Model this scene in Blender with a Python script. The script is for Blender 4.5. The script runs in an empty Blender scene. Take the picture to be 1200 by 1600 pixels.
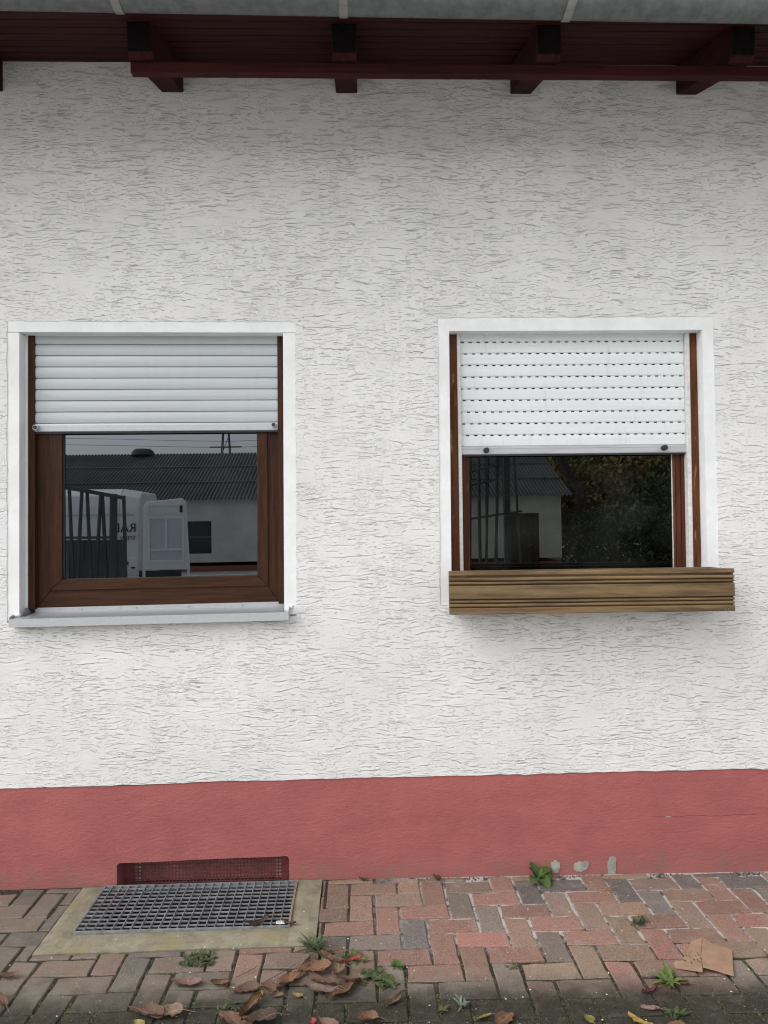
import bpy, bmesh, math, random
from mathutils import Vector, Matrix, noise as mnoise
from mathutils.geometry import tessellate_polygon
S = bpy.context.scene
COL = S.collection
rnd = random.Random(7)
R = math.radians

# ------------------------------------------------------------------ camera
cam = bpy.data.cameras.new("camera"); cam_o = bpy.data.objects.new("camera", cam); COL.objects.link(cam_o)
cam.sensor_fit = 'VERTICAL'; cam.sensor_height = 36.0; cam.lens = 36.0*1170/1600
cam.clip_start = 0.05; cam.clip_end = 600
rt = Vector((0.99943933, -0.03086978, -0.01296496)); up = Vector((0.0125647, -0.01312478, 0.99983492)); fw = Vector((0.03103484, 0.99943724, 0.01272955))
cam_o.matrix_world = Matrix(((rt.x, up.x, -fw.x, 0), (rt.y, up.y, -fw.y, -3.34), (rt.z, up.z, -fw.z, 1.5752), (0, 0, 0, 1)))
S.camera = cam_o

# ------------------------------------------------------------------ sky, light, exposure
SUN_EL, SUN_AZ = R(47), R(-68)         # sun behind thick cloud: a very broad soft source
W = bpy.data.worlds.new("World"); S.world = W; W.use_nodes = True
wn = W.node_tree.nodes; wl = W.node_tree.links; wn.clear()
sky = wn.new('ShaderNodeTexSky'); sky.sky_type = 'NISHITA'; sky.sun_disc = False
sky.sun_elevation = SUN_EL; sky.sun_rotation = math.pi - SUN_AZ; sky.dust_density = 3.0; sky.air_density = 1.0; sky.ozone_density = 1.5
hs = wn.new('ShaderNodeHueSaturation'); hs.inputs['Saturation'].default_value = 0.14
bg = wn.new('ShaderNodeBackground'); bg.inputs['Strength'].default_value = 0.15
wo = wn.new('ShaderNodeOutputWorld')
wl.new(sky.outputs[0], hs.inputs['Color']); wl.new(hs.outputs[0], bg.inputs[0]); wl.new(bg.outputs[0], wo.inputs[0])
sun = bpy.data.lights.new("sun", 'SUN'); sun.energy = 0.65; sun.angle = R(66); sun.color = (1.0, 0.985, 0.96)
sun_o = bpy.data.objects.new("sun", sun); COL.objects.link(sun_o); sun_o.location = (0, -6, 8)
d = Vector((-math.sin(SUN_AZ)*math.cos(SUN_EL), math.cos(SUN_AZ)*math.cos(SUN_EL), -math.sin(SUN_EL)))
sun_o.rotation_euler = d.to_track_quat('-Z', 'Y').to_euler()
S.view_settings.view_transform = 'Standard'; S.view_settings.look = 'None'; S.view_settings.gamma = 1.0
S.view_settings.use_curve_mapping = False; S.view_settings.exposure = 1.1
S.render.engine = 'CYCLES'; S.cycles.use_denoising = True; S.cycles.denoiser = 'OPENIMAGEDENOISE'; S.cycles.denoising_prefilter = 'ACCURATE'; S.render.filter_size = 1.15; S.cycles.filter_width = 1.15; S.cycles.use_adaptive_sampling = False; S.cycles.sample_clamp_indirect = 4.0
S.cycles.max_bounces = 8; S.cycles.diffuse_bounces = 4; S.cycles.glossy_bounces = 4; S.cycles.transparent_max_bounces = 16

# ------------------------------------------------------------------ materials
class NT:
    def __init__(s, name):
        s.m = bpy.data.materials.new(name); s.m.use_nodes = True
        s.n = s.m.node_tree.nodes; s.l = s.m.node_tree.links; s.n.clear()
        s.out = s.n.new('ShaderNodeOutputMaterial'); s.b = s.n.new('ShaderNodeBsdfPrincipled')
        s.l.new(s.b.outputs[0], s.out.inputs[0])
        s.tc = s.n.new('ShaderNodeTexCoord'); s.geo = s.n.new('ShaderNodeNewGeometry')
        s.pos = s.geo.outputs['Position']; s.obj = s.tc.outputs['Object']
    def put(s, sock, v):
        if hasattr(v, 'is_output') or isinstance(v, bpy.types.NodeSocket): s.l.new(v, sock)
        elif v is not None:
            if isinstance(v, (tuple, list)) and len(v) == 3 and sock.type == 'RGBA': v = (*v, 1)
            sock.default_value = v
    def set(s, key, v): s.put(s.b.inputs[key], v); return s
    def math(s, op, a, b=None, c=None, clamp=False):
        n = s.n.new('ShaderNodeMath'); n.operation = op; n.use_clamp = clamp
        s.put(n.inputs[0], a); s.put(n.inputs[1], b); s.put(n.inputs[2], c); return n.outputs[0]
    def map(s, vec, scale=(1, 1, 1), loc=(0, 0, 0)):
        n = s.n.new('ShaderNodeMapping'); s.put(n.inputs[0], vec); n.inputs['Scale'].default_value = scale; n.inputs['Location'].default_value = loc; return n.outputs[0]
    def noise(s, vec, scale=5, detail=2, rough=.5, dist=0, col=False):
        n = s.n.new('ShaderNodeTexNoise'); s.put(n.inputs['Vector'], vec); n.inputs['Scale'].default_value = scale
        n.inputs['Detail'].default_value = detail; n.inputs['Roughness'].default_value = rough; n.inputs['Distortion'].default_value = dist
        return n.outputs['Color' if col else 'Fac']
    def vor(s, vec, scale=5, feature='F1', out='Distance'):
        n = s.n.new('ShaderNodeTexVoronoi'); n.feature = feature; s.put(n.inputs['Vector'], vec); n.inputs['Scale'].default_value = scale; return n.outputs[out]
    def rng(s, v, a, b, c=0., d=1., smooth=True):
        n = s.n.new('ShaderNodeMapRange'); n.interpolation_type = 'SMOOTHSTEP' if smooth else 'LINEAR'
        s.put(n.inputs[0], v); n.inputs[1].default_value = a; n.inputs[2].default_value = b; n.inputs[3].default_value = c; n.inputs[4].default_value = d
        return n.outputs[0]
    def mix(s, f, a, b, mode='MIX'):
        n = s.n.new('ShaderNodeMix'); n.data_type = 'RGBA'; n.blend_type = mode
        s.put(n.inputs[0], f); s.put(n.inputs[6], a); s.put(n.inputs[7], b); return n.outputs[2]
    def xyz(s, vec):
        n = s.n.new('ShaderNodeSeparateXYZ'); s.put(n.inputs[0], vec); return n.outputs
    def vadd(s, a, b, k):
        n = s.n.new('ShaderNodeVectorMath'); n.operation = 'MULTIPLY_ADD'; s.put(n.inputs[0], b); n.inputs[1].default_value = k; s.put(n.inputs[2], a); return n.outputs[0]
    def bump(s, h, strength=1., dist=.002):
        n = s.n.new('ShaderNodeBump'); n.inputs['Strength'].default_value = strength; n.inputs['Distance'].default_value = dist
        s.put(n.inputs['Height'], h); s.l.new(n.outputs[0], s.b.inputs['Normal']); return s
    def objcol(s):
        n = s.n.new('ShaderNodeObjectInfo'); return n.outputs['Color'], n.outputs['Random']

def simple(name, c, rough=.6, metal=0., var=.12, scale=30, bump=0., bs=80, stretch=(1, 1, 1), spec=.5):
    t = NT(name); v = t.map(t.pos, stretch)
    f = t.noise(v, scale, 4, .6)
    t.set('Base Color', t.mix(t.rng(f, .3, .7), tuple(x*(1-var) for x in c), tuple(min(1, x*(1+var)) for x in c)))
    t.set('Roughness', t.rng(f, .2, .8, rough-.06, min(1, rough+.06))).set('Metallic', metal).set('Specular IOR Level', spec)
    if bump: t.bump(t.noise(v, bs, 3, .6), 1., bump)
    return t.m

def slat_mat(name, c, rough, metal):
    t = NT(name); p = t.pos
    base = t.mix(t.rng(t.noise(t.map(p, (.04, 1, 1)), 40, 4, .6), .3, .7), tuple(x*.96 for x in c), tuple(min(1, x*1.03) for x in c))
    st = t.rng(t.noise(t.map(p, (22, 1, 2.2)), 1.3, 4, .65), .52, .8, 0, .30)
    base = t.mix(st, base, (.40, .385, .35))
    sp = t.rng(t.noise(p, 120, 3, .6), .68, .74, 0, .35)
    base = t.mix(sp, base, (.36, .33, .28))
    t.set('Base Color', base).set('Roughness', rough).set('Metallic', metal); t.bump(t.noise(t.map(p, (.04, 1, 1)), 200, 3, .6), 1., .0002); return t.m

def plaster():
    t = NT('scratched_render'); p = t.pos
    wv = t.vadd(p, t.noise(p, 6, 3, .55, col=True), (.05, .0, .045))
    wv = t.vadd(wv, t.noise(p, 38, 3, .6, col=True), (.016, .0, .0125))
    wx, wy, wz = t.xyz(wv)
    def dashes(sx, sz, w, off, keep):
        c = t.n.new('ShaderNodeCombineXYZ'); t.put(c.inputs[0], t.math('MULTIPLY_ADD', wx, sx, off)); t.put(c.inputs[1], t.math('MULTIPLY_ADD', wz, sz, off*.7))
        v = t.n.new('ShaderNodeTexVoronoi'); v.voronoi_dimensions = '2D'; v.inputs['Scale'].default_value = 1.; t.l.new(c.outputs[0], v.inputs['Vector'])
        d = t.n.new('ShaderNodeVectorMath'); d.operation = 'SUBTRACT'; t.l.new(c.outputs[0], d.inputs[0]); t.l.new(v.outputs['Position'], d.inputs[1])
        dx, dz, _ = t.xyz(d.outputs[0]); r1, r2, r3 = t.xyz(v.outputs['Color'])
        dz = t.math('SUBTRACT', dz, t.math('MULTIPLY', dx, t.math('MULTIPLY', t.math('SUBTRACT', r3, .5), 1.1)))
        L = t.math('MULTIPLY_ADD', t.math('MULTIPLY', r1, r1), .66, .10)
        tap = t.math('SUBTRACT', 1., t.math('POWER', t.math('DIVIDE', t.math('ABSOLUTE', dx), L), 2.), clamp=True)
        ww = t.math('MULTIPLY', tap, w)
        m = t.math('SUBTRACT', 1., t.math('DIVIDE', t.math('ABSOLUTE', dz), t.math('ADD', ww, .0001)), clamp=True)
        m = t.math('MULTIPLY', t.math('MULTIPLY', m, 1.8, clamp=True), t.math('LESS_THAN', r2, keep))
        lip = t.math('MULTIPLY', t.math('MULTIPLY', t.rng(dz, -.02, .02, -1, 1), t.rng(t.math('ABSOLUTE', dz), .0, .40, 1, 0)), t.math('MULTIPLY', tap, t.math('LESS_THAN', r2, keep)))
        return m, lip
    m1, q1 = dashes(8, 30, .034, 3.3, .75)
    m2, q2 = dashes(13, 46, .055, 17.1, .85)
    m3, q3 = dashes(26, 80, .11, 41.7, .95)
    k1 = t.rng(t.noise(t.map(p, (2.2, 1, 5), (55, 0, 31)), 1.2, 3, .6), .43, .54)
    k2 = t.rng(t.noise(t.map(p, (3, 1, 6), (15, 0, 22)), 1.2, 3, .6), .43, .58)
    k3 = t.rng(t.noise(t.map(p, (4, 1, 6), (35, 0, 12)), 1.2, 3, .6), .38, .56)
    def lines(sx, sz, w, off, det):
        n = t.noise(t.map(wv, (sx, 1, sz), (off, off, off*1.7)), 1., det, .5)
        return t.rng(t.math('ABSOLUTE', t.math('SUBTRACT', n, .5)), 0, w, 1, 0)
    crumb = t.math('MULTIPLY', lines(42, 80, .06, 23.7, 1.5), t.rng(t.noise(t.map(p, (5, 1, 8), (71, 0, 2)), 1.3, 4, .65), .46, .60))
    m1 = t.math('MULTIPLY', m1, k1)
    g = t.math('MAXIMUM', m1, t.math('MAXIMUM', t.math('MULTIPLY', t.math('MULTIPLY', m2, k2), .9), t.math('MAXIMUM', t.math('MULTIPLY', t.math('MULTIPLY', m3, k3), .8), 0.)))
    gh = t.math('MAXIMUM', g, t.math('MULTIPLY', crumb, .32))
    lip = t.math('ADD', q1, t.math('MULTIPLY', q2, k2))
    fine = t.noise(p, 170, 3, .6)
    und = t.noise(t.map(wv, (14, 1, 46)), 1., 4, .62)
    h = t.math('ADD', t.math('MULTIPLY', gh, -1.), t.math('ADD', t.math('MULTIPLY', lip, .30), t.math('ADD', t.math('MULTIPLY', fine, .30), t.math('MULTIPLY', und, .55))))
    t.bump(h, 1., .0038)
    base = t.mix(t.rng(t.noise(p, 1.6, 4, .6), .3, .7), (.668, .66, .642), (.725, .718, .70))
    base = t.mix(t.math('MULTIPLY', g, .12), base, (.20, .19, .175))  # groove shade painted into the colour, since bump gives no occlusion
    grime = t.rng(t.noise(t.map(p, (1.2, 1, .8), (4, 4, 4)), 2.5, 5, .65), .56, .8, 0, .3)
    base = t.mix(grime, base, (.55, .535, .50))
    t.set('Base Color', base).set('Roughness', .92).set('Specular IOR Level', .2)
    return t.m

def plinth_mat():
    t = NT('red_plinth_paint'); p = t.pos
    f = t.noise(t.map(p, (1, 1, 1.6)), 4, 5, .65)
    base = t.mix(t.rng(f, .3, .7), (.315, .094, .088), (.375, .114, .106))
    f2 = t.noise(t.map(p, (8, 1, 30)), 1.5, 4, .6)
    base = t.mix(t.rng(f2, .55, .75, 0, .35), base, (.41, .15, .148))
    streak = t.rng(t.noise(t.map(p, (14, 1, 1.2), (3, 0, 9)), 1.4, 4, .6), .62, .8, 0, .28)
    base = t.mix(streak, base, (.24, .07, .072))
    z = t.xyz(p)[2]
    splash = t.math('MULTIPLY', t.rng(z, .0, .13, 1, 0), t.rng(t.noise(p, 14, 5, .7), .35, .7, .1, .8))
    base = t.mix(splash, base, (.235, .125, .108))
    base = t.mix(t.rng(t.noise(p, 3.2, 5, .68), .56, .74, 0, .4), base, (.25, .082, .08))
    base = t.mix(t.rng(t.noise(p, 70, 3, .6), .70, .76, 0, .5), base, (.46, .24, .22))
    t.set('Base Color', base).set('Roughness', .82).set('Specular IOR Level', .3)
    h = t.math('ADD', t.math('MULTIPLY', t.noise(t.map(p, (22, 1, 60)), 1.4, 4, .65), .6), t.math('MULTIPLY', t.noise(p, 150, 3, .65), .55))
    t.bump(h, 1., .0045); return t.m

def trim_mat():
    t = NT('smooth_white_render'); p = t.pos
    base = t.mix(t.rng(t.noise(p, 6, 5, .65), .35, .7), (.72, .73, .725), (.80, .81, .81))
    sp = t.rng(t.noise(p, 55, 4, .7), .66, .76, 0, .3)
    base = t.mix(sp, base, (.45, .43, .40))
    t.set('Base Color', base).set('Roughness', .85).set('Specular IOR Level', .25)
    t.bump(t.noise(p, 40, 5, .65), .7, .0028); return t.m

def wood(name, c1, c2, axis=0, rough=.5, scale=1., bump=.0008, peel=None, spec=.5):
    t = NT(name); p = t.pos
    st = [90, 90, 90]; st[axis] = 5
    v = t.map(t.vadd(p, t.noise(p, 9, 2, .5, col=True), (.012, .012, .012)), tuple(x*scale for x in st))
    f = t.noise(v, 1., 5, .65)
    base = t.mix(t.rng(f, .32, .68), c1, c2)
    if peel:
        pm = t.rng(t.noise(t.map(p, tuple(.55*x if i != axis else x*1.3 for i, x in enumerate(st))), 1., 4, .65), .57, .67)
        base = t.mix(pm, base, peel); 
    base = t.mix(t.rng(t.noise(p, 260, 2, .5), .72, .78, 0, .5), base, (.25, .19, .14))
    t.set('Base Color', base).set('Roughness', rough).set('Specular IOR Level', spec)
    t.bump(f, .8, bump); return t.m

def paver_mat():
    t = NT('clay_paver'); p = t.pos; oc, orr = t.objcol()
    f = t.noise(p, 26, 5, .7); g = t.noise(p, 190, 3, .7)
    base = t.mix(t.rng(f, .3, .72, 0, .75), oc, t.mix(.6, oc, (.20, .155, .125)))
    f3 = t.noise(p, 60, 4, .75)
    base = t.mix(t.rng(f3, .30, .48, .55, 0), base, t.mix(.65, oc, (.07, .055, .05)))
    base = t.mix(t.rng(t.noise(p, 9, 4, .7), .52, .72, 0, .5), base, (.26, .21, .18))
    base = t.mix(t.rng(g, .50, .66, 0, .75), base, t.mix(.5, oc, (.33, .27, .23)))
    base = t.mix(t.rng(g, .34, .47, .75, 0), base, (.06, .048, .042))
    x, y, z = t.xyz(p)
    wob = t.noise(p, 2.6, 4, .62); fw_ = t.noise(p, 11, 5, .7)
    # efflorescence bloom
    eff = t.math('MULTIPLY', t.rng(t.noise(p, 7, 5, .7), .58, .76), t.rng(y, -.75, -.25, .1, .6))
    base = t.mix(eff, base, (.33, .305, .285))
    # grey-green film on the left and towards the yard
    film = t.math('ADD', t.rng(t.math('ADD', x, t.math('MULTIPLY', t.math('SUBTRACT', wob, .5), 1.)), -1.0, .15, .62, .0), t.rng(t.math('ADD', y, t.math('MULTIPLY', t.math('SUBTRACT', wob, .5), .35)), -.86, -.60, .66, .0), clamp=True)
    film = t.math('MULTIPLY', film, t.rng(fw_, .25, .6, .6, 1.))
    base = t.mix(film, base, t.mix(t.rng(fw_, .3, .7), (.10, .089, .070), (.165, .146, .118)))
    mo = t.rng(t.math('ADD', y, t.math('MULTIPLY', t.math('SUBTRACT', fw_, .5), .16)), -.90, -.70, 1, 0)
    mo = t.math('MULTIPLY', mo, t.rng(t.noise(p, 30, 4, .7), .28, .55, .78, 1))
    base = t.mix(mo, base, t.mix(t.rng(g, .35, .65), (.010, .010, .007), (.036, .034, .022)))
    specks = t.rng(t.noise(p, 130, 2, .5), .735, .76, 0, .8)
    base = t.mix(specks, base, (.55, .53, .48))
    t.set('Base Color', base).set('Roughness', t.rng(mo, 0, 1, .9, .72)).set('Specular IOR Level', .3)
    t.bump(t.math('ADD', t.math('MULTIPLY', f3, .6), t.math('MULTIPLY', g, .6)), 1., .0034); return t.m

def bed_mat():
    t = NT('joint_sand'); p = t.pos; x, y, z = t.xyz(p)
    n = t.noise(p, 5, 4, .65)
    pale = t.math('MULTIPLY', t.rng(x, -.2, .5), t.rng(t.math('ADD', y, t.math('MULTIPLY', t.math('SUBTRACT', n, .5), .35)), -.66, -.46))
    pale = t.math('MULTIPLY', pale, t.rng(t.noise(p, 22, 4, .7), .36, .56, .05, 1))
    dark = t.mix(t.rng(t.noise(p, 60, 4, .7), .35, .65), (.018, .016, .012), (.06, .052, .036))
    base = t.mix(pale, dark, (.42, .405, .38))
    far = t.rng(y, -1.62, -1.6, 1, 0)
    base = t.mix(far, base, t.mix(n, (.32, .315, .30), (.38, .375, .36)))
    t.set('Base Color', base).set('Roughness', .95).set('Specular IOR Level', .2)
    t.bump(t.noise(p, 120, 4, .7), 1., .004); return t.m

def concrete(name, a, b, moss=True):
    t = NT(name); p = t.pos
    base = t.mix(t.rng(t.noise(p, 14, 6, .7), .3, .7), a, b)
    base = t.mix(t.rng(t.noise(p, 170, 3, .7), .6, .75, 0, .6), base, tuple(x*.45 for x in a))
    if moss: base = t.mix(t.rng(t.noise(p, 7, 4, .65), .5, .72, 0, .75), base, (.19, .16, .055))
    t.set('Base Color', base).set('Roughness', .92).set('Specular IOR Level', .2)
    t.bump(t.math('ADD', t.noise(p, 60, 5, .7), t.math('MULTIPLY', t.noise(p, 200, 2, .6), .4)), .9, .0035); return t.m

def galv(name, a, b, rough=.5, metal=.6, spots=True):
    t = NT(name); p = t.pos
    base = t.mix(t.rng(t.noise(p, 18, 5, .7), .3, .7), a, b)
    if spots:
        s1 = t.rng(t.noise(p, 48, 3, .6), .62, .72, 0, .75)
        base = t.mix(s1, base, (.36, .36, .36))
        base = t.mix(t.rng(t.noise(p, 30, 4, .7), .66, .76, 0, .6), base, (.13, .07, .04))
    t.set('Base Color', base).set('Metallic', metal).set('Roughness', t.rng(t.noise(p, 40, 3), .3, .7, rough-.1, rough+.15))
    t.bump(t.noise(p, 150, 3), .3, .001); return t.m

def leaf_mat(name, green=False):
    t = NT(name); oc, orr = t.objcol(); p = t.pos
    uv = t.tc.outputs['UV']; u, v, _ = t.xyz(uv)
    mid = t.rng(t.math('ABSOLUTE', t.math('SUBTRACT', u, .5)), .0, .045, 1, 0)
    side = t.math('ABSOLUTE', t.math('SUBTRACT', u, .5))
    vein = t.math('SINE', t.math('MULTIPLY', t.math('SUBTRACT', v, t.math('MULTIPLY', side, .7)), 52.))
    vein = t.rng(vein, .82, 1., 0, .5)
    blot = t.noise(p, 55, 5, .7)
    base = t.mix(t.rng(blot, .35, .7), t.mix(.5, oc, (.03, .018, .01) if not green else (.02, .035, .01)), oc)
    base = t.mix(t.math('MAXIMUM', mid, vein), base, t.mix(.35, oc, (.34, .25, .15) if not green else (.16, .22, .07)))
    t.set('Base Color', base).set('Roughness', .62 if not green else .5)
    t.bump(t.math('ADD', t.math('MULTIPLY', vein, .6), t.math('ADD', blot, t.noise(p, 160, 3, .6))), .9, .003); return t.m

def glass(name, ior, tint=(1, 1, 1), dirt=.0):
    # double glazing in front of an unlit room: what is seen is the Fresnel reflection of the yard plus a film of dust
    t = NT(name); t.n.remove(t.b)
    fr = t.n.new('ShaderNodeFresnel'); fr.inputs[0].default_value = ior
    r2 = t.math('MULTIPLY', fr.outputs[0], 1.5, clamp=True)
    col = t.mix(1., tint, r2, 'MULTIPLY')
    bp = t.n.new('ShaderNodeBump'); bp.inputs['Strength'].default_value = .06; bp.inputs['Distance'].default_value = .002
    t.put(bp.inputs['Height'], t.noise(t.pos, 2.2, 1, .4))
    gl = t.n.new('ShaderNodeBsdfGlossy'); gl.inputs['Roughness'].default_value = 0.0; t.l.new(col, gl.inputs['Color']); t.l.new(bp.outputs[0], gl.inputs['Normal'])
    df = t.n.new('ShaderNodeBsdfDiffuse'); df.inputs[0].default_value = (.5, .52, .5, 1)
    m2 = t.n.new('ShaderNodeMixShader')
    spk = t.math('ADD', t.math('MULTIPLY', t.rng(t.noise(t.pos, 330, 1, .5), .77, .80), .35), t.math('MULTIPLY', t.rng(t.noise(t.pos, 3.5, 5, .65), .35, .75), dirt))
    t.l.new(spk, m2.inputs[0]); t.l.new(gl.outputs[0], m2.inputs[1]); t.l.new(df.outputs[0], m2.inputs[2])
    t.l.new(m2.outputs[0], t.out.inputs[0]); return t.m

M = {}
M['plaster'] = plaster(); M['plinth'] = plinth_mat(); M['trim'] = trim_mat()
M['pvc'] = wood('brown_foiled_frame', (.028, .0112, .0052), (.056, .0222, .0105), 0, .5, 1., .0003, spec=.15)
M['pvc_v'] = wood('brown_foiled_upright', (.028, .0112, .0052), (.056, .0222, .0105), 2, .5, 1., .0003, spec=.15)
M['old_v'] = wood('weathered_red_timber', (.060, .0195, .007), (.125, .042, .0145), 2, .65, .8, .0012, peel=(.24, .12, .06), spec=.2)
M['old_in'] = wood('red_stained_timber', (.05, .0145, .007), (.10, .029, .0125), 2, .6, .8, .0006, spec=.2)
M['eave'] = wood('dark_red_stained_eaves', (.021, .0050, .0056), (.043, .0095, .0102), 0, .7, .5, .0008, spec=.08)
M['eave_y'] = wood('dark_red_rafter', (.020, .0050, .0052), (.042, .0100, .0100), 1, .7, .5, .0008, spec=.08)
M['end_shade'] = simple('painted_end_shade', (.006, .0045, .0045), .9, 0, .4, 60, spec=.1)  # near-black colour standing in for shade on the rafter tails
M['batten'] = wood('red_batten', (.025, .0066, .0064), (.052, .0138, .0122), 0, .7, .5, .0008, spec=.08)
M['deck'] = wood('green_brown_pine', (.075, .042, .016), (.205, .130, .058), 0, .66, .45, .0012)
M['paver'] = paver_mat(); M['bed'] = bed_mat()
M['conc'] = concrete('mossy_concrete', (.16, .146, .10), (.265, .245, .18))
M['conc_grey'] = concrete('bare_cement', (.22, .21, .185), (.38, .37, .33), False)
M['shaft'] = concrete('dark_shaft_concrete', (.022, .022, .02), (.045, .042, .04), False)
M['galv'] = galv('weathered_galvanised_steel', (.16, .17, .18), (.30, .31, .32), .6, .25)
M['zinc'] = galv('dull_zinc', (.085, .092, .096), (.145, .152, .156), .6, .2, False)
M['zinc2'] = galv('zinc_strap', (.19, .19, .19), (.27, .27, .265), .5, .35, False)
M['alu'] = simple('silver_anodised_aluminium', (.45, .46, .475), .38, .35, .04, 60)
M['sill'] = simple('brushed_aluminium_sill', (.47, .48, .50), .36, .55, .05, 90, stretch=(.05, 1, 1))
M['grey_slat'] = slat_mat('silver_grey_slat_lacquer', (.45, .475, .49), .42, .1)
M['white_slat'] = slat_mat('white_plastic_slat', (.70, .725, .72), .45, 0)
M['white_rail'] = simple('aged_white_rail', (.62, .60, .58), .5, 0, .12, 60)
M['foam'] = simple('white_packing', (.74, .74, .74), .8, 0, .05)
M['bar_old'] = simple('dull_alu_bar', (.47, .48, .49), .5, .3, .10, 50, .0004, 200, (.1, 1, 1))
M['rubber'] = simple('black_rubber', (.02, .02, .022), .55)
M['screw'] = simple('zinc_screw', (.35, .35, .36), .35, .8)
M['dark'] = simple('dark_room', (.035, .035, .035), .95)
M['black'] = simple('black_void', (.008, .008, .008), .9)
M['core'] = simple('grey_masonry', (.3, .29, .28), .95)
M['red_grille'] = simple('red_perforated_sheet', (.21, .05, .052), .6, 0, .3, 30)
M['panel'] = simple('faded_red_board', (.50, .30, .27), .8, 0, .3, 12)
M['cream'] = simple('cream_insulation', (.80, .76, .62), .9, 0, .15, 40)
M['leaf'] = leaf_mat('dry_leaf'); M['green'] = leaf_mat('green_leaf', True)
M['stem'] = simple('dry_stem', (.12, .075, .04), .8)
M['straw'] = simple('straw_stalk', (.30, .22, .11), .8)
M['moss'] = simple('moss_green', (.055, .065, .018), .95, 0, .5, 90)
M['soil'] = simple('dark_soil', (.075, .055, .04), .95, 0, .5, 90)
M['grit'] = simple('pale_grit', (.55, .53, .49), .9, 0, .2, 30)
M['tag'] = simple('pale_tag', (.60, .60, .57), .6, 0, .1, 60)
M['tagink'] = simple('tag_print', (.10, .10, .10), .7)
M['card'] = simple('brown_cardboard', (.265, .165, .105), .9, 0, .16, 16, .0008, 70)
M['roof'] = simple('dark_roof', (.05, .045, .045), .9)
M['fill_yard'] = simple('pale_fill_yard', (.42, .415, .40), .95, 0, .25, 3, .004, 90)  # yard ground made pale to bounce fill light under the eaves
M['pane'] = glass('window_glass', 1.95, (.86, .93, 1.0), .008); M['pane_old'] = glass('old_window_glass', 1.68, (.9, .96, .95), .024)
M['barnwall'] = simple('dirty_cream_barn_render', (.66, .65, .60), .9, 0, .12, 1.2, .01, 6)
M['fibro'] = simple('dark_fibre_cement', (.095, .093, .10), .85, 0, .3, .7)
M['barnwin'] = simple('black_barn_glass', (.02, .025, .035), .2)
M['barndoor'] = simple('brown_barn_door', (.06, .045, .038), .8)
M['van'] = simple('white_van_paint', (.82, .84, .86), .3, 0, .03, 2)
M['vanin'] = simple('van_door_lining', (.58, .63, .70), .4, 0, .04, 4)
M['vandark'] = simple('van_dark_plastic', (.02, .02, .022), .5)
M['lettering'] = simple('black_lettering', (.015, .015, .017), .5)
M['rack'] = simple('grey_steel_rack', (.10, .105, .11), .5, .3)
M['sheet'] = simple('grey_green_sheet', (.17, .20, .19), .25, 0, .4, .9, stretch=(4, 1, .3))
M['bark'] = simple('grey_bark', (.05, .042, .035), .9, 0, .3, 6)
M['autumn'] = simple('autumn_foliage', (.26, .19, .06), .8, 0, .5, 1.0)
M['ever'] = simple('dark_foliage', (.085, .105, .05), .8, 0, .5, 1.0)

# ------------------------------------------------------------------ mesh helpers
class MB:
    def __init__(s): s.v = []; s.f = []; s.uv = None
    def add(s, vs, fs):
        o = len(s.v); s.v += [tuple(v) for v in vs]; s.f += [tuple(i+o for i in f) for f in fs]; return s
    def box(s, a, b):
        x0, y0, z0 = a; x1, y1, z1 = b
        return s.add([(x0, y0, z0), (x1, y0, z0), (x1, y1, z0), (x0, y1, z0), (x0, y0, z1), (x1, y0, z1), (x1, y1, z1), (x0, y1, z1)],
                     [(0, 3, 2, 1), (4, 5, 6, 7), (0, 1, 5, 4), (1, 2, 6, 5), (2, 3, 7, 6), (3, 0, 4, 7)])
    def hexa(s, p): return s.add(p, [(0, 3, 2, 1), (4, 5, 6, 7), (0, 1, 5, 4), (1, 2, 6, 5), (2, 3, 7, 6), (3, 0, 4, 7)])
    def prism_x(s, prof, x0, x1):      # prof: (y,z) outline, extruded along x
        n = len(prof); v = [(x0, y, z) for y, z in prof]+[(x1, y, z) for y, z in prof]
        return s.add(v, [(i, (i+1) % n, n+(i+1) % n, n+i) for i in range(n)]+[tuple(range(n))[::-1], tuple(range(n, 2*n))])
    def prism(s, poly, ax, a, b):      # polygon in the plane normal to axis ax, between a and b
        def P(q, t): q = list(q); q.insert(ax, t); return tuple(q)
        n = len(poly); v = [P(q, a) for q in poly]+[P(q, b) for q in poly]
        return s.add(v, [(i, (i+1) % n, n+(i+1) % n, n+i) for i in range(n)]+[tuple(range(n))[::-1], tuple(range(n, 2*n))])
    def tube(s, pts, r, n=6, r2=None, cap=True):
        pts = [Vector(p) for p in pts]; m = len(pts); rings = []
        for i, p in enumerate(pts):
            t = (pts[min(i+1, m-1)]-pts[max(i-1, 0)]).normalized()
            a = t.orthogonal().normalized(); b = t.cross(a)
            rr = r if r2 is None else r+(r2-r)*i/max(1, m-1)
            rings.append([p+(a*math.cos(2*math.pi*k/n)+b*math.sin(2*math.pi*k/n))*rr for k in range(n)])
        v = [q for rg in rings for q in rg]
        f = [(i*n+k, i*n+(k+1) % n, (i+1)*n+(k+1) % n, (i+1)*n+k) for i in range(m-1) for k in range(n)]
        if cap: f += [tuple(range(n))[::-1], tuple(range((m-1)*n, m*n))]
        return s.add(v, f)
    def warp(s, fn): s.v = [fn(*v) for v in s.v]; return s

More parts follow.
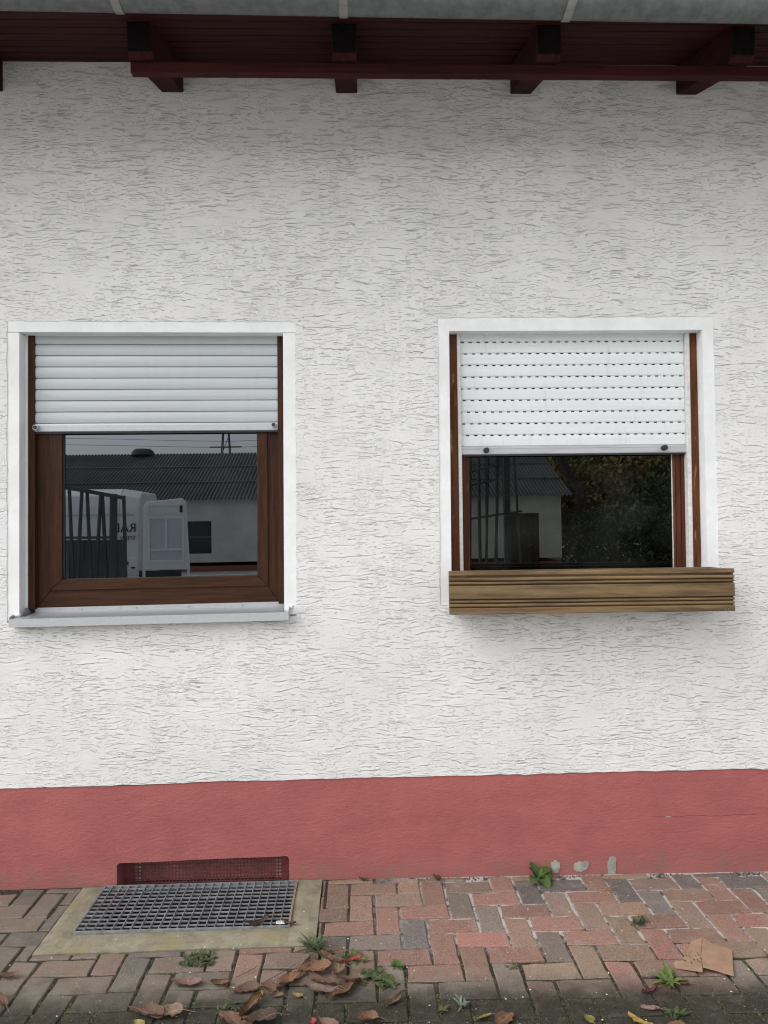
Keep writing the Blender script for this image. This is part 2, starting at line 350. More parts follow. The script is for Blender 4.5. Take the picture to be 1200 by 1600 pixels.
def base_of(p):
    while p is not None and p.parent is not None: p = p.parent
    return Vector(p.location) if p is not None else Vector((0, 0, 0))
LAST = []
def mk(name, mb, mat, parent=None, smooth=False, bevel=0., color=None, loc=None, fix=True):
    me = bpy.data.meshes.new(name)
    off = base_of(parent) if parent is not None else (Vector(loc) if loc is not None else Vector((0, 0, 0)))
    me.from_pydata([tuple(Vector(v)-off) for v in mb.v], [], mb.f)
    if fix or bevel:
        bm = bmesh.new(); bm.from_mesh(me)
        if bevel: bmesh.ops.bevel(bm, geom=bm.edges[:], offset=bevel, segments=1, affect='EDGES', clamp_overlap=True)
        if fix: bmesh.ops.recalc_face_normals(bm, faces=bm.faces[:])
        bm.to_mesh(me); bm.free()
    if mat is not None: me.materials.append(mat)
    if smooth: me.polygons.foreach_set('use_smooth', [True]*len(me.polygons))
    o = bpy.data.objects.new(name, me); COL.objects.link(o)
    if parent is not None: o.parent = parent
    elif loc is not None: o.location = loc
    if color: o.color = (*color, 1)
    LAST.append(o)
    return o
def thing(name, label, cat, loc=(0, 0, 0), group=None):
    o = bpy.data.objects.new(name, None); COL.objects.link(o); o.location = loc; o.empty_display_size = .1
    return tag(o, label, cat, group)
def tag(o, label, cat, group=None):
    o['label'] = label; o['category'] = cat
    if group: o['group'] = group
    return o
def node(name, parent):
    o = bpy.data.objects.new(name, None); COL.objects.link(o); o.parent = parent; o.empty_display_size = .05; return o
def box(name, a, b, mat, parent, bevel=0., **k): return mk(name, MB().box(a, b), mat, parent, bevel=bevel, **k)

# ================================================================== SETTING
gnd = MB(); gnd.add([(-200, -200, -.06), (200, -200, -.06), (200, -1.6, -.06), (-200, -1.6, -.06)], [(0, 1, 2, 3)])
yard = mk('ground', gnd, M['fill_yard']); yard['kind'] = 'structure'
gb = MB(); gb.box((-200, -1.6, -.2), (200, -.54, -.06)); gb.box((-200, -.54, -.2), (-1.25, .3, -.06)); gb.box((-.17, -.54, -.2), (200, .3, -.06)); gb.box((-200, .3, -.2), (200, 60, -.06)); mk('terrain', gb, M['fill_yard'])['kind'] = 'structure'

# light-well rectangle in the paving
LW = (-1.232, -.190, -.520)       # x0, x1, y front
def gz(x): return -.002-(.004 if x < 0 else .010)*min(abs(x), 2.2)

bed = MB()
for (x0, x1, y0, y1) in [(-5, LW[0]+.02, -1.6, .05), (LW[1]-.02, 5, -1.6, .05), (LW[0]+.02, LW[1]-.02, -1.6, LW[2]+.02)]:
    nx = max(1, int((x1-x0)/.4))
    for i in range(nx):
        a = x0+(x1-x0)*i/nx; b = x0+(x1-x0)*(i+1)/nx
        bed.add([(a, y0, gz(a)-.0055), (b, y0, gz(b)-.0055), (b, y1, gz(b)-.0055), (a, y1, gz(a)-.0055)], [(0, 1, 2, 3)])
pavement = mk('pavement', bed, M['bed']); pavement['kind'] = 'structure'

def brick_mesh(w, h, seed, t=.045):
    r = random.Random(seed); ch = .0035
    def outline(ins, z):
        pts = []
        def edge(p, q, n):
            for i in range(n):
                k = i/n; pts.append((p[0]+(q[0]-p[0])*k, p[1]+(q[1]-p[1])*k))
        a, b = w/2-ins, h/2-ins; nx = 4 if w > .12 else 2; ny = 4 if h > .12 else 2
        edge((-a, -b), (a, -b), nx); edge((a, -b), (a, b), ny); edge((a, b), (-a, b), nx); edge((-a, b), (-a, -b), ny)
        return pts
    jit = [(r.uniform(-.0018, .0018), r.uniform(-.0018, .0018)) for _ in range(40)]
    chip_ = [r.uniform(.02, .055) if r.random() < .16 else 0 for _ in range(40)]
    def ring(ins, z, k): return [(x+jit[i][0]*k, y+jit[i][1]*k, z+(r.uniform(-.0005, .0005) if z > -.01 else 0)) for i, (x, y) in enumerate(outline(ins, z))]
    mb = MB(); a = ring(0, -t, .4); b = ring(0, -ch, 1); c = ring(ch*1.1, 0, 1); n = len(a)
    c = [(x*(1-chip_[i]), y*(1-chip_[i]*1.6), zz-(.0012 if chip_[i] else 0)) for i, (x, y, zz) in enumerate(c)]
    b = [(x*(1-chip_[i]*.5), y*(1-chip_[i]*.8), zz-(.004 if chip_[i] else 0)) for i, (x, y, zz) in enumerate(b)]
    mb.v = a+b+c
    for i in range(n):
        j = (i+1) % n; mb.f += [(i, j, n+j, n+i), (n+i, n+j, 2*n+j, 2*n+i)]
    mb.f.append(tuple(range(2*n, 3*n)))
    return mb
cache = {}
def brick_data(w, h):
    key = (round(w, 3), round(h, 3))
    full = key in ((.195, .0955), (.0955, .195))
    kk = (key, rnd.randrange(7)) if full else key
    if kk not in cache:
        mb = brick_mesh(w, h, len(cache)+3); me = bpy.data.meshes.new('brick')
        me.from_pydata(mb.v, [], mb.f); me.materials.append(M['paver']); cache[kk] = me
    return cache[kk]
PAL = [(.35, .185, .15)]*6+[(.32, .175, .14)]*6+[(.35, .225, .165)]*6+[(.31, .22, .155)]*5+[(.18, .17, .165)]*2+[(.23, .195, .17)]*4+[(.39, .185, .158)]*2+[(.30, .215, .175)]*4
P0 = .1016; X0 = -.168; Y0 = -.046
n_brick = 0; stuff = MB()
placed = []
for rr in range(-1, 15):
    for c in range(-46, 50):
        if (c-rr) % 4 == 1:        # horizontal brick, columns c and c+1 of row rr
            placed.append((X0+c*P0, X0+(c+2)*P0, Y0-(rr+1)*P0, Y0-rr*P0))
        if (rr-c) % 4 == 0:        # vertical brick, column c, rows rr and rr+1
            placed.append((X0+(c-.0)*P0, X0+(c+1)*P0, Y0-(rr+2)*P0, Y0-rr*P0))
BR = random.Random(21)
pieces = []
for (x0, x1, y0, y1) in placed:
    g = .0040
    x0 += g; x1 -= g; y0 += g; y1 -= g
    if y1 > -.012: y1 = -.012
    if y1-y0 < .02: continue
    if x1 > LW[0] and x0 < LW[1] and y1 > LW[2]:
        cand = []
        if x0 < LW[0]: cand.append((x0, LW[0]-.004, y0, y1))
        if x1 > LW[1]: cand.append((LW[1]+.004, x1, y0, y1))
        if y0 < LW[2]: cand.append((max(x0, LW[0]), min(x1, LW[1]), y0, LW[2]-.004))
        pieces += [q for q in cand if q[1]-q[0] > .008 and q[3]-q[2] > .008]
    else: pieces.append((x0, x1, y0, y1))
for (x0, x1, y0, y1) in pieces:
    cx, cy = (x0+x1)/2, (y0+y1)/2
    half = 1.06*(cy+3.34)*.515+.10
    if cx > 4.6 or cx < -4.6: continue
    near = abs(cx-.06) < half+.13 and cy > -1.16
    col = BR.choice(PAL)
    if cx > .55 and cy > -.17 and BR.random() < .5: col = (.135, .13, .128)
    if cx < -.1 and BR.random() < .45: col = BR.choice([(.15, .125, .105), (.12, .115, .11), (.2, .13, .105)])
    if cx < -1.2 and -.5 < cy < -.2 and BR.random() < .5: col = (.10, .105, .11)
    k = BR.uniform(.56, .86); mn = sum(col)/3; col = tuple(min(1, (mn+(q-mn)*1.12)*k) for q in col)
    if near:
        o = bpy.data.objects.new('brick', brick_data(round(x1-x0, 4), round(y1-y0, 4))); COL.objects.link(o); o.parent = pavement
        o.location = (cx+BR.uniform(-.0016, .0016), cy+BR.uniform(-.0014, .0014), gz(cx)+BR.uniform(-.0022, .002)); o.rotation_euler = (BR.uniform(-.012, .012), BR.uniform(-.012, .012), BR.uniform(-.011, .011))
        o.color = (*col, 1); n_brick += 1
    else:
        z = gz(cx); stuff.add([(x0, y0, z), (x1, y0, z), (x1, y1, z), (x0, y1, z), (x0, y0, z-.03), (x1, y0, z-.03), (x1, y1, z-.03), (x0, y1, z-.03)], [(0, 1, 2, 3), (4, 5, 1, 0), (5, 6, 2, 1), (6, 7, 3, 2), (7, 4, 0, 3)])
so = mk('brick_field', stuff, M['paver'], pavement, fix=False, color=(.2, .12, .09)); so['kind'] = 'stuff'

# ================================================================== HOUSE
house = thing('house', 'white rough-rendered house with red plinth, two shuttered windows and dark red eaves', 'house')

# trims and openings
LT = (-1.549, -.2825, 2.478)   # outer x0,x1,top of left surround
LO = (-1.497, -.337, 2.430)    # opening
RT = (.355, 1.611, 2.487)
RO = (.407, 1.560, 2.427)
def wl_(x, y, z):              # the left window is very slightly out of square
    t = (x+1.5)/1.16
    return (x-.0065*(2.434-z), y, 1.818+(z-1.818)*(1-.0138*t)+.003)
wr_ = lambda x, y, z: (x-.0045*(2.43-z)*(1-2*(x-.4)/1.16), y, z)

# --- render coat
J = random.Random(5)
def jag(p, q, step=.03, amp=.0022):
    n = max(1, int((Vector(q)-Vector(p)).length/step)); out = []
    for i in range(n):
        k = i/n; a = 0 if i == 0 else 1
        out.append((p[0]+(q[0]-p[0])*k+J.uniform(-amp, amp)*a, p[1]+(q[1]-p[1])*k+J.uniform(-amp, amp)*a))
    return out
def plz(x): return .4405-.0085*min(1.4, max(0, -x))-.003*max(0, x)/1.8
outer = []
xs = [-8+i*.04 for i in range(401)]
for x in xs: outer.append((x, plz(x)+.0045*mnoise.noise(Vector((x*2.3, 3, 1)))+.003*mnoise.noise(Vector((x*9, 8, 1)))+J.uniform(-.0022, .0022)))
outer += [(8, 3.70), (-8, 3.70)]
def hole(t, zb, w):
    c = [(t[0], zb), (t[0], t[2]), (t[1], t[2]), (t[1], zb)]
    c = [(w(x, 0, z)[0], w(x, 0, z)[2]) for x, z in c]
    r = []
    for i in range(4): r += jag(c[i], c[(i+1) % 4])
    return r
hl = hole(LT, 1.150, wl_); hr = hole(RT, 1.20, wr_)
def plate_with_holes(loops, y0, y1):
    mb = MB(); flat = [p for l in loops for p in l]; n = len(flat)
    tris = tessellate_polygon([[Vector((x, z, 0)) for x, z in l] for l in loops])
    mb.v = [(x, y0, z) for x, z in flat]+[(x, y1, z) for x, z in flat]
    mb.f = [tuple(t) for t in tris]
    o = 0
    for l in loops:
        m = len(l); mb.f += [(o+i, o+(i+1) % m, n+o+(i+1) % m, n+o+i) for i in range(m)]; o += m
    return mb
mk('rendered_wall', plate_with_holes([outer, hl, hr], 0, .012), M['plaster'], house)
# --- masonry core behind
core = MB()
for a, b in [((-8, .0125, .38), (-1.553, .26, 3.72)), ((-.279, .0125, .38), (.352, .26, 3.72)), ((1.615, .0125, .38), (8, .26, 3.72)),
             ((-1.553, .0125, 2.50), (-.279, .26, 3.72)), ((.352, .0125, 2.50), (1.615, .26, 3.72)), ((-1.553, .0125, .38), (-.279, .26, 1.145)), ((.352, .0125, .38), (1.615, .26, 1.195))]:
    core.box(a, b)
mk('masonry_wall', core, M['core'], house)
box('side_wall', (-8, .265, -.1), (-7.7, 7.5, 3.7), M['core'], house); box('side_wall', (7.7, .265, -.1), (8, 7.5, 3.7), M['core'], house)
box('rear_wall', (-8, 7.5, -.1), (8, 7.75, 3.7), M['core'], house)
def room(x0, x1):
    r = MB(); z0, z1, y0, y1 = .9, 2.8, .262, 2.6
    r.add([(x0, y0, z0), (x1, y0, z0), (x1, y1, z0), (x0, y1, z0), (x0, y0, z1), (x1, y0, z1), (x1, y1, z1), (x0, y1, z1)], [(0, 1, 2, 3), (4, 7, 6, 5), (2, 6, 7, 3), (1, 5, 6, 2), (0, 3, 7, 4)])
    mk('room', r, M['dark'], house, fix=False)
room(-1.9, .0); room(.05, 1.95)

# --- plinth with basement opening
BO = (-1.092, -.3365, .0965)
def pl_poly():
    top = [(x, plz(x)-.002+.0045*mnoise.noise(Vector((x*2.3, 3, 1)))+J.uniform(-.0012, .0012)) for x in xs]
    pts = top[::-1]+[(-8, -.1)]
    pts += [(BO[0], -.1), (BO[0]+.001, .070), (BO[0]+.004, .083), (BO[0]+.014, .0895)]
    for i in range(1, 12): pts.append((BO[0]+.014+(BO[1]-BO[0]-.026)*i/12, .0895+.0115*i/12+J.uniform(-.001, .001)))
    pts += [(BO[1]-.012, .1015), (BO[1]-.003, .096), (BO[1], .085), (BO[1], -.1), (8, -.1)]
    return pts
mk('plinth', plate_with_holes([pl_poly()], .004, .20), M['plinth'], house)
pv = MB(); pv.box((-8, .21, -.1), (-1.2, .26, .38)); pv.box((-.25, .21, -.1), (8, .26, .38)); pv.box((-1.2, .21, .17), (-.25, .26, .38))
mk('plinth_core', pv, M['core'], house)
for i, pts in enumerate([[(-.018, .016), (.004, .024), (.019, .018), (.022, .0), (.017, -.03), (-.016, -.03)], [(-.037, -.012), (-.034, .012), (-.01, .021), (.028, .024), (.036, .012), (.026, -.008), (.004, -.022), (-.026, -.022)], [(-.017, -.046), (-.02, .0), (-.012, .034), (.006, .042), (.019, .036), (.021, .0), (.014, -.046)]]):
    cx, cz = [(.849, .026), (.968, .020), (1.104, .022)][i]
    fine = []
    for k in range(len(pts)):
        (a0, b0), (a1, b1) = pts[k], pts[(k+1) % len(pts)]
        for q in range(5): fine.append((cx+a0+(a1-a0)*q/5+J.uniform(-.0028, .0028), cz+b0+(b1-b0)*q/5+J.uniform(-.0028, .0028)))
    mk('bare_patch', MB().prism(fine, 1, .0015, .006), M['conc_grey'], house)
# hairline crack lip on the right of the plinth
cr = MB()
px = 1.30
for i in range(9):
    q = px+.055+J.uniform(-.02, .02); z = .232+J.uniform(-.002, .002)
    cr.box((px, .0028, z), (q-.006, .006, z+.0010)); px = q
mk('paint_crack', cr, M['red_grille'], house)
box('paint_chip', (1.352, .0026, .229), (1.378, .006, .234), M['conc_grey'], house)

# --- basement window
bw = node('basement_window', house)
box('window_frame', (BO[0]-.02, .100, -.05), (BO[0]+.045, .126, .14), M['red_grille'], bw); box('window_frame', (BO[1]-.045, .100, -.05), (BO[1]+.02, .126, .14), M['red_grille'], bw)
gp = MB(); NXH, NZH = 43, 10; gx0, gx1, gz0, gz1 = BO[0]+.046, BO[1]-.046, -.05, .108
gxs = []; pz = []
pw = (gx1-gx0)/NXH; ph = (gz1-gz0)/NZH
for i in range(NXH): gxs += [gx0+i*pw, gx0+i*pw+pw*.36]
gxs.append(gx1)
for i in range(NZH): pz += [gz0+i*ph, gz0+i*ph+ph*.36]
pz.append(gz1)
gp.v = [(x, .104, z) for z in pz for x in gxs]; nx = len(gxs)
gp.f = [(j*nx+i, j*nx+i+1, (j+1)*nx+i+1, (j+1)*nx+i) for j in range(len(pz)-1) for i in range(nx-1) if not (i % 2 == 1 and j % 2 == 1)]
g = mk('perforated_grille', gp, M['red_grille'], bw, fix=False); sm = g.modifiers.new('thick', 'SOLIDIFY'); sm.thickness = .0012
ins = MB(); ins.box((gx0-.001, .128, .079), (gx1+.001, .15, .13)); ins.box((gx0-.001, .128, -.05), (gx0+.030, .15, .0785)); ins.box((gx1-.026, .128, -.05), (gx1+.001, .15, .0785))
mk('pale_border', ins, M['cream'], bw)
pm_ = MB(); pm_.box((gx0+.0305, .131, -.05), (gx1-.0265, .148, .0785)); box('window_sill', (BO[0]-.02, .07, -.35), (BO[1]+.02, .215, -.0515), M['shaft'], bw); mk('red_panel', pm_, M['panel'], bw)

# --- surrounds (smooth white bands and reveals)
def surround(T, O, zb, w, depth=.30):
    n = node('window_surround', house)
    mk('surround_band', MB().box((T[0]-.006, .0035, zb), (O[0], depth, T[2]-.0505)).warp(w), M['trim'], n)
    mk('surround_band', MB().box((O[1], .0035, zb), (T[1]+.006, depth, T[2]-.0505)).warp(w), M['trim'], n)
    mk('surround_band', MB().box((T[0]-.006, .003, O[2]), (T[1]+.006, depth, T[2]+.006)).warp(w), M['trim'], n)
    mk('surround_band', MB().box((O[0]+.001, .075, zb-.01), (O[1]-.001, depth, zb+.02)).warp(w), M['core'], n)
surround(LT, LO, 1.155, wl_); surround(RT, RO, 1.198, wr_)

# --- left window
def mitre(part, names, o, i, y0, y1, mats, parent, w, gap=.0006):
    (ox0, ox1, oz0, oz1), (ix0, ix1, iz0, iz1) = o, i
    g = gap
    quads = [((ox0+g, oz0), (ox1-g, oz0), (ix1-g, iz0), (ix0+g, iz0)), ((ox1, oz0+g), (ox1, oz1-g), (ix1, iz1-g), (ix1, iz0+g)),
             ((ox1-g, oz1), (ox0+g, oz1), (ix0+g, iz1), (ix1-g, iz1)), ((ox0, oz1-g), (ox0, oz0+g), (ix0, iz0+g), (ix0, iz1-g))]
    for k, q in enumerate(quads):
        mk(names[k % 2], MB().prism(q, 1, y0, y1).warp(w), mats[k % 2], parent, bevel=.0016)
lw = node('window', house)
mitre('', ('bottom_rail', 'stile'), (-1.4635, -.3705, 1.2015, 2.10), (-1.395, -.425, 1.285, 2.02), .098, .15, (M['pvc'], M['pvc_v']), lw, wl_)
sash = node('casement', house); sash.parent = lw
# sash members directly under the window part
bpy.data.objects.remove(sash)
mitre('', ('sash_rail', 'sash_stile'), (-1.4015, -.4185, 1.2795, 2.05), (-1.3455, -.4665, 1.327, 2.0), .0895, .135, (M['pvc'], M['pvc_v']), lw, wl_)
mitre('', ('gasket', 'gasket'), (-1.3475, -.4645, 1.325, 2.0), (-1.3405, -.4690, 1.3295, 1.99), .104, .125, (M['rubber'], M['rubber']), lw, wl_)
mk('pane', MB().box((-1.346, .112, 1.326), (-.465, .116, 2.0)).warp(wl_), M['pane'], lw)
mk('spacer_bar', MB().box((-1.339, .118, 1.33), (-1.332, .123, 1.985)).warp(wl_), M['alu'], lw)
for a, b in ((-1.4945, -1.4645), (-.3695, -.3385)): mk('frame_extension', MB().box((a, .1, 1.19), (b, .15, 2.44)).warp(wl_), M['pvc_v'], lw)

# --- left roller shutter
ls = node('roller_shutter', house)
for a, b in ((-1.4865, -1.4575), (-.3695, -.3435)):
    mk('guide_rail', MB().box((a, .068, 1.198), (b, .097, 2.45)).warp(wl_), M['pvc_v'], ls, bevel=.0012)
mk('packing_strip', MB().box((-1.4965, .064, 1.206), (-1.4875, .099, 2.431)).warp(wl_), M['foam'], ls)
ZS = [2.034+.0512*i for i in range(9)]
for i in range(8):
    z0, z1 = ZS[i]+.0012, ZS[i+1]
    prof = [(.0875, z0), (.0790, z0+.0006)]
    for k in range(0, 9):
        a = k/8; prof.append((.0795-.0058*math.sin(math.pi*(.14+.74*a)), z0+.0016+(z1-z0-.006)*a))
    prof += [(.0808, z1-.0025), (.0808, z1-.0003), (.0885, z1-.0003)]
    mk('slat', MB().prism_x(prof, -1.460, -.3685).warp(wl_), M['grey_slat'], ls)
mk('end_bar', MB().prism_x([(.0735, 1.9955), (.069, 1.998), (.069, 2.024), (.0725, 2.0325), (.088, 2.0325), (.088, 1.9955)], -1.4605, -.3675).warp(wl_), M['alu'], ls)
mk('bar_seal', MB().box((-1.459, .0775, 1.9885), (-.369, .0835, 1.9955)).warp(wl_), M['rubber'], ls)
def stopper(parent, x, z, y, w, mat=M['rubber'], ring=M['alu']):
    s = mk('stopper', MB().tube([w(x, y, z), w(x, y-.022, z)], .0125, 14), ring, parent, smooth=False)
    mk('rubber_tip', MB().tube([w(x, y-.0219, z), w(x, y-.0285, z)], .0085, 12), mat, s)
stopper(ls, -1.447, 2.013, .069, wl_); stopper(ls, -.3855, 2.018, .069, wl_)

# --- left sill
sl = node('window_sill', house)
def wsl(x, y, z): return (x, y, z+.0112*(x+1.525)/1.2)
mk('sill_plate', MB().add([(-1.475, .092, 1.1865), (-.349, .092, 1.1835), (-.349, .0, 1.1755), (-1.475, .0, 1.1785), (-1.523, -.05, 1.1705), (-.322, -.05, 1.1705), (-.322, .0, 1.1755), (-1.523, .0, 1.1785)], [(0, 1, 2, 3), (3, 2, 6, 7), (7, 6, 5, 4)]).warp(wsl), M['sill'], sl, fix=False)
mk('sill_lip', MB().prism_x([(-.05, 1.1725), (-.0475, 1.1738), (-.0475, 1.1385), (-.050, 1.1375)], -1.5245, -.3215).warp(wsl), M['alu'], sl)
mk('upstand', MB().box((-1.475, .0905, 1.183), (-.349, .0955, 1.2055)).warp(wsl), M['alu'], sl)
for x0, x1 in ((-1.5265, -1.5235), (-.3225, -.3195)):
    mk('end_cap', MB().prism([(-.0485, 1.139), (-.0485, 1.181), (.003, 1.194), (.003, 1.139)], 0, x0, x1).warp(wsl), M['sill'], sl)
mk('end_cap', MB().prism([(.004, 1.165), (.004, 1.196), (.09, 1.215), (.09, 1.165)], 0, -1.4955, -1.4925).warp(wsl), M['sill'], sl)
for x in (-1.265, -1.02, -.785, -.545):
    mk('screw', MB().tube([wsl(x, .0905, 1.1945), wsl(x, .0885, 1.1945)], .0042, 10), M['screw'], sl)
mk('mortar_blob', MB().box((-.320, -.006, 1.194), (-.306, .003, 1.212)), M['trim'], sl, bevel=.005)
mk('mortar_blob', MB().box((-1.528, -.012, 1.178), (-1.495, .003, 1.196)), M['trim'], sl, bevel=.006)

# --- right window
rw = node('window', house)
def wavy(x0, x1, y0, y1, z0, z1, seed, amp=.0022):
    r = random.Random(seed); mb = MB(); n = 16; L = []
    a = b = 0
    for i in range(n+1):
        z = z0+(z1-z0)*i/n; a = a*.6+r.uniform(-amp, amp); b = b*.6+r.uniform(-amp, amp); L.append((x0+a, x1+b, z))
    for (a0, b0, za), (a1, b1, zb) in zip(L, L[1:]):
        mb.hexa([(a0, y0, za), (b0, y0, za), (b0, y1, za), (a0, y1, za), (a1, y0, zb), (b1, y0, zb), (b1, y1, zb), (a1, y1, zb)])
    return mb
mk('frame_board', wavy(.4065, .447, .062, .1, 1.2, 2.431, 3, .0007), M['old_v'], rw, fix=False)
mk('frame_board', wavy(1.5265, 1.5615, .062, .1, 1.2, 2.431, 4, .0016), M['old_v'], rw, fix=False)
mk('stile', MB().box((.449, .094, 1.2), (.4905, .14, 2.1)), M['old_in'], rw, bevel=.002)
mk('sash_stile', MB().box((.4915, .100, 1.2), (.5015, .14, 2.1)), M['old_v'], rw, bevel=.002)
mk('stile', MB().box((1.492, .094, 1.2), (1.538, .14, 2.1)), M['old_in'], rw, bevel=.002)
mk('sash_stile', MB().box((1.4685, .098, 1.2), (1.4905, .14, 2.1)), M['old_in'], rw, bevel=.003)
mk('glazing_bead', MB().box((1.457, .104, 1.2), (1.4675, .13, 2.1)), M['old_v'], rw, bevel=.002)
mk('sealant', MB().box((1.4525, .110, 1.2), (1.4560, .13, 2.1)), M['white_rail'], rw)
mk('bottom_rail', MB().box((.449, .092, 1.225), (1.538, .14, 1.335)), M['old_in'], rw, bevel=.002)
mk('pane', MB().box((.5, .114, 1.33), (1.455, .118, 2.1)), M['pane_old'], rw)
rs = node('roller_shutter', house)
for a, b, t in ((.4485, .4645, 0), (1.5065, 1.5255, 0)):
    mk('guide_rail', MB().box((a, .058, 1.2), (b, .095, 2.431)), M['white_rail'], rs, bevel=.0015)
ZR = [1.9155+.0537*i for i in range(11)]
for i in range(10):
    z0, z1 = ZR[i], ZR[i+1]; top = 2.433
    if z0 > top: break
    mb = MB()
    zt = min(z1-.0072, top)
    prof = [(.088, z0+.0005), (.079, z0+.0005)]
    for k in range(0, 7):
        a = k/6; prof.append((.079-.0016*math.sin(math.pi*(.1+.8*a)), z0+.001+(zt-z0-.002)*a))
    prof += [(.081, zt), (.088, zt)]
    mb.prism_x(prof, .4655, 1.5055)
    if zt < top:
        off = (.011*(i*1.7 % 3))
        x = .467-.0375+off
        mb.box((.466, .0815, z1-.0016), (1.505, .087, z1+.0003))
        while x < 1.505:               # tabs between the light slots
            a, b = max(.466, x), min(1.505, x+.0215)
            if b > a: mb.box((a, .0822, zt), (b, .0862, z1-.0016))
            x += .0372
    mk('slat', mb, M['white_slat'], rs)
def wrb(x, y, z): return (x, y, z-.003*(x-.463))
mk('end_bar', MB().prism_x([(.0725, 1.876), (.069, 1.879), (.069, 1.8985), (.0705, 1.8995), (.0705, 1.9015), (.069, 1.9025), (.069, 1.911), (.073, 1.9145), (.088, 1.9145), (.088, 1.876)], .4635, 1.5065), M['bar_old'], rs)
mk('bar_seal', MB().box((.466, .076, 1.869), (1.504, .084, 1.876)), M['rubber'], rs)
stopper(rs, .5765, 1.894, .069, lambda x, y, z: (x, y, z), M['rubber'], M['rubber']); stopper(rs, 1.3995, 1.898, .069, lambda x, y, z: (x, y, z), M['rubber'], M['rubber'])

# --- old sill under the planter
box('window_sill', (.41, -.06, 1.17), (1.557, .09, 1.195), M['conc_grey'], house)

# ================================================================== EAVES
sl_ = .315
uz = lambda y: 3.500+sl_*y          # underside of the rafters
soff = MB(); NB = 8; yb0, yb1 = -.605, .03
for i in range(NB):
    a = yb0+(yb1-yb0)*i/NB; b = yb0+(yb1-yb0)*(i+1)/NB; T = .134
    a2, b2 = a+.0055, b-.0055
    p = [(a, uz(a)+T+.011), (a2, uz(a2)+T), (b2, uz(b2)+T), (b, uz(b)+T+.011), (b, uz(b)+T+.02), (a, uz(a)+T+.02)]
    mk('soffit_board', MB().prism_x(p, -6, 6), M['eave'], house)
ru = MB(); ru.hexa([(-8.3, -.62, uz(-.62)+.1555), (8.3, -.62, uz(-.62)+.1555), (8.3, 4, uz(4)+.1555), (-8.3, 4, uz(4)+.1555), (-8.3, -.62, uz(-.62)+.21), (8.3, -.62, uz(-.62)+.21), (8.3, 4, uz(4)+.21), (-8.3, 4, uz(4)+.21)])
ru.hexa([(-8.3, 4, uz(4)+.1555), (8.3, 4, uz(4)+.1555), (8.3, 8.6, uz(-.62)+.1555), (-8.3, 8.6, uz(-.62)+.1555), (-8.3, 4, uz(4)+.21), (8.3, 4, uz(4)+.21), (8.3, 8.6, uz(-.62)+.21), (-8.3, 8.6, uz(-.62)+.21)])
mk('roof', ru, M['roof'], house)
for k, x in enumerate([-3.96, -3.17, -2.385, -1.607, -.814, -.040, .747, 1.506, 2.29, 3.08, 3.86]):
    hw = .0475
    prof = [(-.508, uz(-.508)+.133), (-.5, uz(-.5)+.022), (-.478, uz(-.478)), (.2, uz(.2)), (.2, uz(.2)+.133)]
    mk('rafter', MB().prism(prof, 0, x-hw, x+hw), M['eave_y'], house, bevel=.003)
    mk('end_shade_plate', MB().prism([(-.5105, uz(-.508)+.130), (-.5022, uz(-.5)+.026), (-.4992, uz(-.5)+.026), (-.5062, uz(-.508)+.130)], 0, x-hw+.004, x+hw-.004), M['end_shade'], LAST[-1])  # added thin plate, painting the gutter's shade onto the rafter end
mk('fascia', MB().prism_x([(-.628, uz(-.62)+.128), (-.606, uz(-.606)+.128), (-.606, uz(-.606)+.20), (-.628, uz(-.628)+.20)], -6, 6), M['eave'], house)
mk('eave_batten', MB().box((-.865, -.452, 3.318), (6, -.415, uz(-.435)-.004)).warp(lambda x, y, z: (x, y, z-.004*(x+.8)/2.6)), M['batten'], house, bevel=.002)
# gutter
gut = node('gutter', house)
def gz_(x): return -.0095*x
def gprof(rad, yc, zc, a0, a1, n=18): return [(yc+rad*math.cos(a0+(a1-a0)*i/n), zc+rad*math.sin(a0+(a1-a0)*i/n)) for i in range(n+1)]
yc, zc, rr_ = -.700, 3.4505, .0675
o_ = gprof(rr_, yc, zc, math.pi, 2*math.pi); i_ = gprof(rr_-.0012, yc, zc, 2*math.pi, math.pi)
gm = MB(); pr = o_+i_; 
for a, b in zip([-6+.5*i for i in range(24)], [-5.5+.5*i for i in range(24)]):
    n = len(pr); gm.add([(a, y, z+gz_(a)) for y, z in pr]+[(b, y, z+gz_(b)) for y, z in pr], [(i, (i+1) % n, n+(i+1) % n, n+i) for i in range(n)])
mk('gutter_trough', gm, M['zinc'], gut, fix=False, smooth=True)
gb_ = MB(); gb_.tube([(-6, yc-rr_-.006, zc+.002+gz_(-6)), (6, yc-rr_-.006, zc+.002+gz_(6))], .008, 10); mk('gutter_bead', gb_, M['zinc'], gut, smooth=True)
def strap(x, tilt):
    o2 = gprof(rr_+.0045, yc, zc, math.pi, 2*math.pi-.0); i2 = gprof(rr_+.0008, yc, zc, 2*math.pi, math.pi); pr = o2+i2; n = len(pr)
    mb = MB().add([(x-.015+tilt*(z-zc+.07), y, z+gz_(x)) for y, z in pr]+[(x+.015+tilt*(z-zc+.07), y, z+gz_(x)) for y, z in pr], [(i, (i+1) % n, n+(i+1) % n, n+i) for i in range(n)]+[tuple(range(n)), tuple(range(n, 2*n))])
    mk('gutter_hook', mb, M['zinc2'], gut)
for x, t in ((-2.42, 0), (-1.62, 0), (-.832, -.25), (-.039, 0), (.762, .25), (1.545, .3), (2.33, 0)): strap(x, t)

